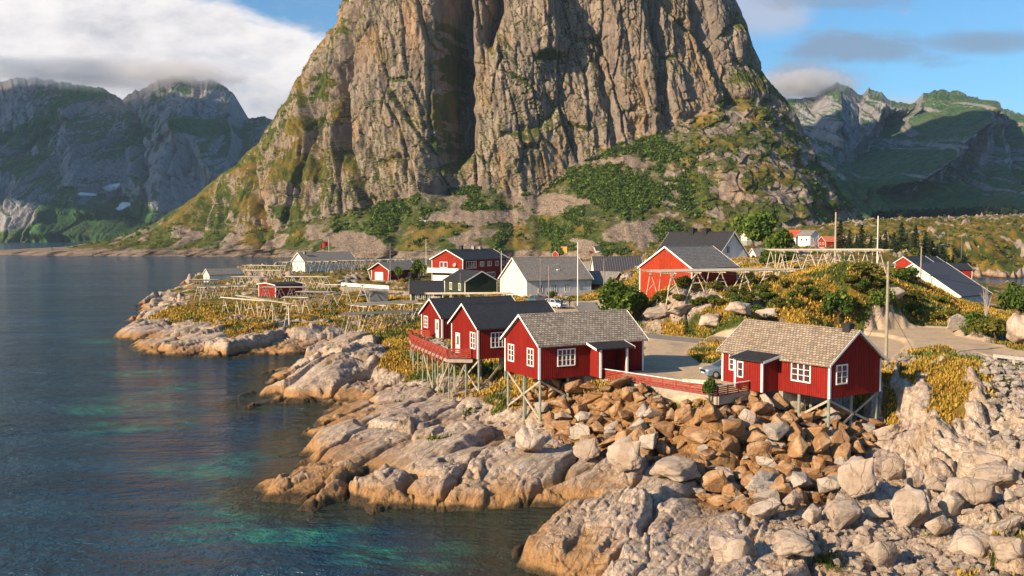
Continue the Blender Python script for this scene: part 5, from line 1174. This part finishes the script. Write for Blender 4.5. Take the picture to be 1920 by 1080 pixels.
def scatter(poly, sizes, zmin=.25, gap=.40, tries=30, avoid=()):
    xs = [p[0] for p in poly]; ys = [p[1] for p in poly]; out = []
    for s in sizes:
        for _ in range(tries):
            x, y = random.uniform(min(xs), max(xs)), random.uniform(min(ys), max(ys))
            if not inpoly(np.array([x]), np.array([y]), poly)[0] or hz(x, y) < zmin: continue
            if any((x-a)**2 + (y-b)**2 < (gap*(s+c))**2 for a, b, c in _pl): continue
            _pl.append((x, y, s)); out.append((x, y, s)); break
    return out
# named big rocks (pixel of the base, width and height in pixels, kind)
BIG = [(1616,950,86,120,'R','tall pale rounded boulder standing alone right below the right hand cabin'),(1681,905,52,55,'R','rounded pale boulder with a shaded side, tucked behind the tall pale one'),(1723,930,48,60,'P','slanting split pale boulder between two tall rounded ones'),
 (1803,965,60,105,'R','tall rounded pale boulder farther right, narrow at its foot'),(1667,832,58,44,'R','grass topped pale boulder at the foot of the cabin posts'),(1871,880,90,42,'R','broad low rounded boulder under the grey scree'),(1880,935,95,55,'R','long pale boulder beneath a strip of yellow grass at the right edge'),
 (1900,1020,70,62,'R','smooth pale boulder at the lower right edge'),(1717,1010,88,90,'R','ribbed pale boulder in the lower right rock field'),(1844,1050,120,70,'R','widest pale boulder of the lower right corner'),(1767,1028,60,50,'P','angular pale boulder between the lowest right boulders'),
 (1625,1045,52,45,'P','angular pale block among small stones at the bottom'),(1527,985,46,48,'P','pale block leaning at the lower end of the brown rubble'),(1489,965,46,46,'P','pale split block beside the grassy hollow'),(1562,935,58,42,'G','flat topped dark grey slab over brown stones'),
 (1430,876,60,56,'B','large orange brown boulder in the centre of the rubble'),(1409,820,52,46,'P','big cream boulder in the rubble under the fence end'),(1175,900,84,78,'R','big pale sloping boulder at the lower left rim of the rubble'),(1276,912,130,52,'R','long low pale boulder below the rubble'),
 (1101,880,62,52,'R','rounded pale boulder beside the left rim of the rubble'),(992,855,62,54,'R','pale boulder with shaded face on the slab below the middle cabin'),(1315,850,72,42,'B','dark brown wedge boulder in the middle of the rubble'),(1338,812,62,44,'B','broad orange block high in the rubble below the fence'),(1345,940,70,60,'B','brown block at the lower tip of the rubble'),
 (1232,618,62,27,'R','leftmost pale rounded rock at the foot of the knoll beside the road'),(1283,620,84,34,'R','broad pale rock face at the foot of the knoll under the big rack'),(1338,622,66,38,'R','tall pale rock in the middle of the knoll foot beside the road'),(1392,618,70,34,'R','pale rock with dark cleft right of the middle knoll rocks'),(1440,612,56,26,'R','rightmost of the pale rocks along the knoll foot'),
 (1590,1000,84,62,'R','broad pale slab below the grassy hollow near the bottom edge'),(1440,985,90,50,'R','pale slab left of the small cobbles at the lower edge of the rubble'),(1500,1062,120,60,'R','big dusky slab cut by the bottom edge under the cobbles'),(1668,1068,96,70,'P','tilted pale block cut by the bottom edge'),
 (1380,1050,120,66,'R','large fractured grey slab at the bottom edge left of the big dusky one'),(1790,985,60,80,'P','upright pale block between the narrow footed boulder and the widest one'),(1850,960,84,62,'R','pale hump under the yellow grass strip on the right'),(1760,930,44,50,'P','small upright block beside the narrow footed boulder'),
 (1905,1068,90,60,'R','lowest pale boulder in the right hand corner'),(1650,985,50,44,'P','pale block right of the broad slab'),(1583,880,54,50,'B','brown block leaning on the tall pale boulder'),
 (1683,605,46,34,'G','dark split rock on the slope just right of the tall pole'),(1800,622,50,40,'G','dark rock face hiding the lower corner of the boathouse'),(1925,650,60,110,'R','tall grey rock wall cut off by the right edge')]
for u, v, w, h, k, lb in BIG:
    p = GH(u, v); s = w * p.y / FPX; me = {'R': random.choice(V_RD), 'P': random.choice(V_PL), 'B': random.choice(V_BR), 'G': random.choice(V_GR)}[k]
    hs = h * p.y / FPX * 1.15; put_rock(me, p.x, p.y + s*.35, s*1.1, lb, None, .10, 'boulder', random.uniform(-.5,.5), .15, (1, 1, min(1.7, hs/s/.75))); _pl.append((p.x, p.y + s*.35, s*.8))
# rubble slope
sz = sorted([random.uniform(.42, .8) * random.choice([1, 1, 1.2, 1.5, 2.3, 2.8]) for _ in range(900)], reverse=True)
rb = scatter(RUBBLE, sz, .3, .32, 30)
key = lambda q: -q[2] * FPX / q[1]
rb.sort(key=key); ind, rest = rb[:290], rb[290:]
for x, y, s in ind:
    k = random.random(); me, lb, g = (random.choice(V_BR), 'rust brown angular boulder in the rubble slope below the fence', 'brown boulders of the rubble slope') if k < .76 else ((random.choice(V_PL), 'pale angular boulder lying among the brown rubble below the fence', 'pale boulders of the rubble slope') if k < .88 else (random.choice(V_GR), 'grey angular boulder lying among the brown rubble below the fence', 'grey boulders of the rubble slope'))
    put_rock(me, x, y, s*1.30, lb, g, .12, sc=(random.uniform(.8,1.25), random.uniform(.7,1.0), random.uniform(.6,1.1)))
small = rest + scatter(RUBBLE, [random.uniform(.2,.45) for _ in range(700)], .3, .33, 8)
stuff_rocks('small_rubble', small, V_BR, B_BR, 'small brown stones filling the gaps between the boulders')
TAL = [G(u, v, 5.2) for u, v in [(1838,700),(1868,676),(1935,690),(2080,760),(2080,880),(1920,860),(1850,842),(1818,805),(1846,760)]]
tl = scatter(TAL, sorted([random.uniform(.45,1.15) for _ in range(420)], reverse=True), .3, .36, 14)
tl.sort(key=key)
for x, y, s in tl[:30]: put_rock(random.choice(V_GR), x, y, s*1.25, 'larger grey boulder in the scree beside the guard rail', 'grey boulders of the right hand scree', .12)
stuff_rocks('scree', [(x,y,s*1.2) for x,y,s in tl[30:]] + [(x,y,s) for x,y,s in scatter(TAL, [random.uniform(.25,.5) for _ in range(500)], .3, .3, 6)], V_GR, B_GR, 'grey loose stones of the scree below the road')
LOW = [G(u, v, 2.2) for u, v in [(1440,930),(1560,960),(1660,930),(1740,960),(1900,950),(1940,1080),(1700,1080),(1600,1075),(1480,1010)]]
stuff_rocks('loose_stones', [(x,y,s*1.2) for x,y,s in scatter(LOW, sorted([random.uniform(.2,.85) for _ in range(300)], reverse=True), .3, .36, 8)], V_PL, B_PL, 'pale loose stones between the lower right boulders')
UND = [G(u, v, 3) for u, v in [(850,740),(930,770),(1000,790),(1040,770),(1040,730),(960,715),(900,700),(840,700)]]
stuff_rocks('loose_stones', scatter(UND, [random.uniform(.3,.9) for _ in range(110)], .3, .36, 6), V_GR + V_BR[:2], B_GR, 'grey stones in the shade under the cabins')
# ---------------------------------------------------------------- foliage
def mat_leaf(name, a, b_, c_):
    m, t, b = newmat(name, .75, .25); at = t.node('ShaderNodeAttribute', attribute_name='tint'); sc = t.node('ShaderNodeSeparateColor'); t.link(at.outputs[0], sc.inputs[0])
    c = t.ramp(sc.outputs[0], [(0, a), (.55, b_), (1, c_)]); t.link(c, b.inputs['Base Color']); 
    tr = t.node('ShaderNodeBsdfTranslucent'); t.link(t.mix(.5, c, c_), tr.inputs[0]); mx = t.node('ShaderNodeMixShader'); mx.inputs[0].default_value = .22
    t.link(b.outputs[0], mx.inputs[1]); t.link(tr.outputs[0], mx.inputs[2]); t.link(mx.outputs[0], m.node_tree.nodes['Material Output'].inputs[0]); return m
L_BR = mat_leaf('birch_leaves', (.020,.045,.008), (.070,.125,.016), (.18,.24,.035)); L_SP = mat_leaf('spruce_needles', (.008,.018,.008), (.018,.036,.014), (.045,.065,.02)); L_SH = mat_leaf('shrub_leaves', (.035,.050,.010), (.11,.125,.018), (.24,.20,.035))
BARK = plain('bark', (.10,.075,.05), .9, .1, .4, 5)
def quads(C, sz, rng, up=.35, tint=None):
    n = len(C); a = rng.normal(size=(n,3)); a /= np.linalg.norm(a, axis=1, keepdims=True); b = rng.normal(size=(n,3)); b[:,2] *= up; b -= a*(a*b).sum(1,keepdims=True); b /= np.linalg.norm(b, axis=1, keepdims=True)
    s = (sz * rng.uniform(.6,1.3,n))[:,None]; V = np.stack([C-a*s-b*s*.6, C+a*s*.2-b*s*.9, C+a*s+b*s*.5, C-a*s*.1+b*s*.9], 1).reshape(-1,3); F = np.arange(4*n).reshape(-1,4)
    T = np.repeat(np.clip((rng.uniform(0,1,n) if tint is None else tint), 0, 1), 4); return V, F, np.stack([T,T,T,T*0+1], -1)
def crown_mesh(seed, mat, n=1100, lobes=9, sz=.10, flat=.85, name='crown'):
    rng = np.random.default_rng(seed); C = []; T = []
    for i in range(lobes):
        d = rng.normal(size=3); d /= np.linalg.norm(d); d[2] = abs(d[2])*.9 - .12; c = d * rng.uniform(.28,.62); r = rng.uniform(.26,.42); k = n // lobes
        p = rng.normal(size=(k,3)); p /= np.linalg.norm(p,axis=1,keepdims=True); p = p * (rng.uniform(.35,1,(k,1))**.45) * r; C.append(c + p*[1,1,flat]); T.append(np.full(k, rng.uniform(.15,.75)) + rng.uniform(-.25,.3,k))
    C = np.concatenate(C); T = np.concatenate(T); V, F, A_ = quads(C*.62, sz, rng, tint=T); V[:,2] += .5
    o = mesh_np(name, V, F, mat, False, {'tint': A_}); return o
def trunk(root, h, r, seed, limbs=5, cr=.5):
    rd = random.Random(seed); m = MB(); m.tube((0,0,-.4), (0,0,h*.5), r, r*.7, 7); m.tube((0,0,h*.5), (.05*h,0,h*.8), r*.7, r*.3, 6)
    for i in range(limbs):
        z = h*rd.uniform(.2,.6); a = rd.uniform(0, 6.28); m.tube((0,0,z), (math.cos(a)*h*cr*.55, math.sin(a)*h*cr*.55, z+h*.25), r*.45, r*.12, 5)
    return m.build('trunk', BARK, root)
_cm = {}
def plant(name, lb, cat, x, y, w, h, kind, seed, group=None, lift=.0):
    root = empty(name, (x, y, hz(x,y)), random.uniform(0,6.28), lb, cat, group)
    key_ = (kind, seed % 4)
    if key_ not in _cm:
        o = crown_mesh(300 + seed % 4, {'b': L_BR, 's': L_SH}[kind], 1500 if kind == 'b' else 1000, 11, .045 if kind == 'b' else .05); _cm[key_] = o.data; bpy.data.objects.remove(o)
    c = bpy.data.objects.new('crown', _cm[key_]); COL.objects.link(c); c.parent = root; c.scale = (w, w, h*1.08); c.location.z = lift - h*.08
    trunk(root, h*.8, .03*h+.03, seed); return root
def at(u, v): p = GH(u, v); return p.x, p.y
PL = [('tree','broad green birch tree between the big white house and the drying rack','tree',(1412,0),12,13.5,'b',0),('tree','smaller round tree right of the big birch behind the rack','tree',(1462,488),7,7,'b',1),
 ('bush','large dark green bush left of the red barn, hiding the road bend','bush',(1165,608),6.2,6.6,'b',2),('bush','smaller bush between the road bend and the barn','bush',(1192,600),4,4,'s',1),('bush','bright green bush on the slope behind the right hand cabin','bush',(1572,610),4.2,4.6,'b',3),
 ('bush','dark green bush in front of the rock left of the tall pole','bush',(1655,590),3.4,3.6,'b',1),('bush','small round dark bush beside the boathouse gable','bush',(1700,532),3.2,3.0,'b',0),('bush','bush under the right hand end of the knoll rack','bush',(1622,530),4.5,3,'s',2),
 ('bush','tall leafy bush before the white wall of the boathouse','bush',(1828,626),3.2,2.8,'b',2),('tree','green tree leaning over the rock at the right edge','tree',(1912,612),5.5,7.0,'b',3),('bush','yellow green bush right of the bare shrub','bush',(1866,640),4.2,3.2,'s',0),
 ('bush','large bush at the right border of the picture','bush',(1935,600),4.5,5,'b',1),('bush','round garden bush before the red boathouse','bush',(747,527),3.4,4.6,'b',1),('tree','small dark tree between the red boathouse and the balcony','tree',(786,524),5.0,6.5,'b',2),
 ('bush','small bush right of the garden bush on the lawn','bush',(766,534),3.2,2.2,'s',3),('bush','little leafy sapling against the long white house','bush',(1036,566),2.0,2.4,'b',0),('bush','leafy green shrub growing over the fence corner','bush',(1330,752),1.3,2.0,'b',3)]
for i, (nm, lb, cat, px, w, h, k, sd_) in enumerate(PL):
    x, y = at(*px) if px[1] else A(px[0], 470, 245)[:2]; plant(nm, lb, cat, x, y, w, h, k, sd_)
random.seed(21)
for i in range(90):                                             # shrubs on the knoll slope
    u = random.uniform(1390, 1800) if i % 3 else random.uniform(1225, 1520); v = random.uniform(528, 605) if i % 3 else random.uniform(535, 580)
    p = GH(u, v)
    if p.y > 160 or sdf(np.array([p.x]), np.array([p.y]), GRAVEL)[0] > -1.0: continue
    w = random.uniform(1.0, 2.4); plant('shrub', 'low olive green shrub on the slope of the knoll behind the road', 'shrub', p.x, p.y, w, w*random.uniform(.6,.8), 's' if random.random() < .7 else 'b', i, 'low shrubs on the knoll')
random.seed(5)
for i in range(34):                                             # shrubs behind the barn and around the big house
    u, v = random.choice([(random.uniform(1425,1490), random.uniform(484,500)), (random.uniform(1590,1800), random.uniform(455,480)), (random.uniform(1130,1200), random.uniform(560,600))]); p = GH(u, v)
    if sdf(np.array([p.x]), np.array([p.y]), GRAVEL)[0] > -1.2: continue
    w = random.uniform(1.8, 3.6); plant('bush', 'leafy green bush in the belt of bushes behind the barn and racks', 'bush', p.x, p.y, w, w*.85, 'b', i, 'bushes in the belt behind the barn and racks')
# spruces
def spruce_mesh(seed):
    rng = np.random.default_rng(seed); C = []; T = []
    for k in range(26):
        z = .06 + .92 * k / 26; rr = .24 * (1 - z) ** .85 + .012; nb = max(5, int(13 * (1 - z)) + 4)
        for j in range(nb):
            a = rng.uniform(0, 6.28); L = rr * rng.uniform(.7, 1.15); n = 5
            t = np.linspace(.2, 1, n); C.append(np.stack([np.cos(a)*L*t, np.sin(a)*L*t, z - .10*t*L/.24*.5 + rng.uniform(-.01,.01,n)], -1)); T.append(rng.uniform(0,.5) + .4*t)
    C = np.concatenate(C); V, F, A_ = quads(C, .022, rng, .8, np.concatenate(T)); o = mesh_np('crown', V, F, L_SP, False, {'tint': A_}); me = o.data; bpy.data.objects.remove(o); return me
SPM = [spruce_mesh(s) for s in (1, 2, 3)]
random.seed(9)
sp_px = [(1592,474),(1606,470),(1633,472),(1650,468),(1660,474),(1676,470),(1690,466),(1700,474),(1716,470),(1735,462),(1748,466),(1757,452),(1768,458),(1780,464),(1742,476),(1615,478),(1770,446),(1788,452),(1575,468)]
for i, (u, v) in enumerate(sp_px):
    p = A(u, v, random.uniform(300, 340)); h = random.uniform(7, 12.5) if u < 1750 else random.uniform(9, 14); root = empty('spruce_tree', (p.x, p.y, hz(p.x, p.y)-.3), random.uniform(0,6), 'dark pointed spruce in the plantation beyond the boathouse', 'spruce', 'spruces beyond the boathouse')
    c = bpy.data.objects.new('crown', SPM[i % 3]); COL.objects.link(c); c.parent = root; c.scale = (h*1.05, h*1.05, h); m = MB(); m.tube((0,0,-.3),(0,0,h*.85),.16,.03,6); m.build('trunk', BARK, root)
def bare_tree():
    x, y = at(1848, 612); root = empty('bare_shrub', (x, y, hz(x,y)), 0, 'dead grey leafless shrub in front of the boathouse corner', 'shrub'); rd = random.Random(3); m = MB()
    for i in range(16):
        a = rd.uniform(0,6.28); r = rd.uniform(.2,.9); z = rd.uniform(3.6,5.6); p = Vector((math.cos(a)*r*.4, math.sin(a)*r*.4, z*.55)); q = Vector((math.cos(a)*r, math.sin(a)*r, z)); m.tube((0,0,-.2), p, .05, .035, 5); m.tube(p, q, .035, .01, 4)
        for k in range(3): w = p.lerp(q, rd.uniform(.1,.8)); m.tube(w, w+Vector((rd.uniform(-.5,.5),rd.uniform(-.3,.3),rd.uniform(.4,.9))), .018, .006, 4)
    m.build('branches', plain('dead_wood', (.42,.36,.32), .9), root)
bare_tree()
def mass(name, label, cat, pts, mat, rng, k=16, sz=.30):
    """one mesh of many little crowns: pts = x, y, z, size"""
    P_ = np.repeat(pts[:, :3], k, 0); S_ = np.repeat(pts[:, 3], k); d = rng.normal(size=(len(P_),3)); d /= np.linalg.norm(d,axis=1,keepdims=True); d *= rng.uniform(.3,1,(len(P_),1))**.5 * .5
    d[:,2] = d[:,2]*.8 + .32; C = P_ + d*S_[:,None]; T = np.repeat(rng.uniform(0,.7,len(pts)), k) + rng.uniform(-.1,.35,len(P_)); V, F, A_ = quads(C, sz*S_, rng, tint=T)
    return tag(mesh_np(name, V, F, mat, False, {'tint': A_}), label, cat, None, 'stuff')
rng = np.random.default_rng(4)
Pm, vg, dk = MP[0].reshape(-1,3), MP[1].ravel(), MP[2].ravel(); TH_ = MP[5].ravel(); clf = MP[7].ravel()
w_ = np.where((np.cos(TH_) > .05) & (Pm[:,2] > 3) & (Pm[:,2] < 260), dk*2.2*(clf < .5) + .030*vg*(clf < .5) + .012*vg*clf, 0); idx = rng.choice(len(Pm), 13000, p=w_/w_.sum())
pts = np.concatenate([Pm[idx] - [0,.6,.4], rng.uniform(1.4,4.0,(13000,1)) * np.where(clf[idx] > .5, .55, 1)[:,None]], 1)
mass('mountain_scrub', 'birch scrub covering the green slopes at the foot of the mountain', 'scrub', pts, L_BR, rng, 12, .22)
# far wood at the foot of the right hand range
pf = []
for i in range(900):
    u = rng.uniform(1640, 1900); v = rng.uniform(404, 411); p = A(u, v, rng.uniform(1150, 1500)); zz = hz(p.x, p.y) if p.y < 1690 else 30; pf.append((p.x, p.y, zz, rng.uniform(8, 14)))
mass('far_wood', 'dark conifer wood at the foot of the right hand mountains', 'wood', np.array(pf), L_SP, rng, 10, .3)
# heath scrub on the rocky hills to the right
ph = []
for i in range(1500):
    u = rng.uniform(1590, 1950); y = rng.uniform(270, 620); x = (u-960)/FPX*y; h, g, *_ = land(np.array([x]), np.array([y])) if False else (None, None); z = hz(x, y)
    if z > 1.5 and gn(np.array([x/30]), np.array([y/30]), 2)[0] > .05: ph.append((x, y, z, rng.uniform(1, 3)))
mass('heath_scrub', 'low juniper and heath scrub on the rocky hills to the right', 'scrub', np.array(ph), L_SH, rng, 10, .24)
# grass blades on the grassy ground
def grass():
    at_ = _near.data.attributes['mask']; n = len(at_.data); a = np.empty(n*4, np.float32); at_.data.foreach_get('color', a); a = a.reshape(-1,4); co = np.empty(n*3, np.float32); _near.data.vertices.foreach_get('co', co); co = co.reshape(-1,3)
    r = np.hypot(co[:,0], co[:,1]); w = np.clip(a[:,0]-.35,0,1)*(a[:,2]<.2)*(co[:,2]>.8)*np.where(r>200,0,1)*(np.abs(np.arctan2(co[:,0],co[:,1]))<.56)*np.minimum(r,130)**.6; N = 260000
    i = rng.choice(n, N, p=w/w.sum()); B = co[i] + rng.normal(size=(N,3))*[.25,.25,0]; h = rng.uniform(.08,.22,N)*(1+.004*r[i]); wd = rng.uniform(.025,.055,N)*(1+.010*r[i]); an = rng.uniform(0,6.28,N); ln = rng.normal(size=(N,2))*.22*h[:,None] + [.10,.05]*h[:,None]
    s = np.stack([np.cos(an)*wd, np.sin(an)*wd, np.zeros(N)], -1); top = B + np.stack([ln[:,0], ln[:,1], h], -1); B = B - [0,0,.06]
    V = np.stack([B-s, B+s, top+s*.25, top-s*.25], 1).reshape(-1,3); T = np.stack([np.clip(rng.uniform(0,1,N),0,1), a[i,3]], -1); col = np.repeat(np.concatenate([T, T], 1), 4, 0)
    m, t, b = newmat('grass_blades', .8, .2); at2 = t.node('ShaderNodeAttribute', attribute_name='tint'); sc = t.node('ShaderNodeSeparateColor'); t.link(at2.outputs[0], sc.inputs[0])
    y_ = t.ramp(sc.outputs[0], [(0,(.14,.09,.016)),(.35,(.28,.165,.020)),(.7,(.40,.245,.034)),(1,(.48,.34,.08))]); g_ = t.ramp(sc.outputs[0], [(0,(.02,.036,.008)),(.5,(.07,.10,.016)),(1,(.20,.19,.04))])
    t.link(t.mix(sc.outputs[1], y_, g_), b.inputs['Base Color'])
    tag(mesh_np('grass', V, np.arange(4*N).reshape(-1,4), m, False, {'tint': col}), 'long golden and green grass growing over the rocks and knoll', 'grass', None, 'stuff')
grass()
# ================================================================== clouds that shade the far ranges, mist, haze
def cloud(name, c, size, seed, lb):
    bm = bmesh.new(); rd = random.Random(seed)
    bmesh.ops.create_icosphere(bm, subdivisions=5, radius=1)
    co = np.array([v.co[:] for v in bm.verts]); d = .30*fbm(co[:,0]*2+seed, co[:,1]*2+co[:,2]*2, 5, 3) + .16*ridg(co[:,0]*4+seed, co[:,1]*4-co[:,2]*3, 3, 5)
    for v, k in zip(bm.verts, d): v.co *= (1+k); v.co = Vector((v.co.x*size[0], v.co.y*size[1], max(v.co.z,-.35)*size[2]))
    me = bpy.data.meshes.new(name); bm.to_mesh(me); bm.free(); me.polygons.foreach_set('use_smooth', [True]*len(me.polygons))
    m, t, b = newmat('cloud_white', 1, 0); b.inputs['Base Color'].default_value = (.9,.9,.9,1); me.materials.append(m)
    o = bpy.data.objects.new(name, me); COL.objects.link(o); o.location = c; tag(o, kind='structure')
def shade(target, t): return (target[0] + sv.x*t, target[1] + sv.y*t, target[2] + sv.z*t)
cloud('cloud', shade((-1050, 2490, 120), 2700), (900, 470, 120), 3, '')
cloud('cloud', shade((1000, 1950, 120), 2700), (520, 470, 110), 8, '')
def haze(d):
    m = bpy.data.materials.new('haze'); m.use_nodes = True; nt = m.node_tree; nt.nodes.clear(); o = nt.nodes.new('ShaderNodeOutputMaterial'); v = nt.nodes.new('ShaderNodeVolumePrincipled')
    v.inputs['Color'].default_value = (.50,.70,.95,1); v.inputs['Density'].default_value = d; v.inputs['Anisotropy'].default_value = .1; nt.links.new(v.outputs[0], o.inputs['Volume'])
    b = MB(); b.box(-4200, 4200, -60, 5200, -15.5, 720); h = b.build('haze', m); h.visible_shadow = True; tag(h, 'thin blue sea haze fading the distant mountains', 'haze', None, 'stuff')
haze(.000045)

def mist(c, size, d, seed, lb, thr=.46):
    m = bpy.data.materials.new('mist'); m.use_nodes = True; nt = m.node_tree; nt.nodes.clear(); t = NT(nt); o = nt.nodes.new('ShaderNodeOutputMaterial'); v = nt.nodes.new('ShaderNodeVolumePrincipled')
    tc = t.node('ShaderNodeTexCoord').outputs['Object']; ln = t.node('ShaderNodeVectorMath', operation='LENGTH'); t.link(tc, ln.inputs[0])
    n = t.noise(t.mapping(tc, (1.6, 1, .8), (0,0,0), (seed, 0, 0)), 2.2, 5, .6)
    e = t.math('ADD', t.math('SUBTRACT', 1.0, ln.outputs['Value']), t.math('MULTIPLY', t.math('SUBTRACT', n, .5), 1.5))
    t.link(t.math('MULTIPLY', t.rng(e, .12, .75), d), v.inputs['Density']); v.inputs['Color'].default_value = (.97,.97,.98,1); v.inputs['Anisotropy'].default_value = .2; t.link(v.outputs[0], o.inputs['Volume'])
    bm = bmesh.new(); bmesh.ops.create_icosphere(bm, subdivisions=3, radius=1.0); me = bpy.data.meshes.new('mist'); bm.to_mesh(me); bm.free(); me.materials.append(m)
    ob = bpy.data.objects.new('mist', me); COL.objects.link(ob); ob.location = c; ob.scale = size; tag(ob, lb, 'mist', None, 'stuff')
p = A(170, 138, 2620); mist(p, (560, 200, 62), .010, 1.0, 'grey cloud bank draped over the summits of the left range')
p = A(365, 140, 2620); mist(p, (190, 160, 45), .010, 4.0, 'small wisp of cloud on the right hand summit of the left range')
p = A(1500, 158, 2450); mist(p, (150, 120, 50), .03, 7.0, 'low grey cloud between the big mountain and the right range')
S.cycles.volume_step_rate = 3; S.cycles.volume_max_steps = 64
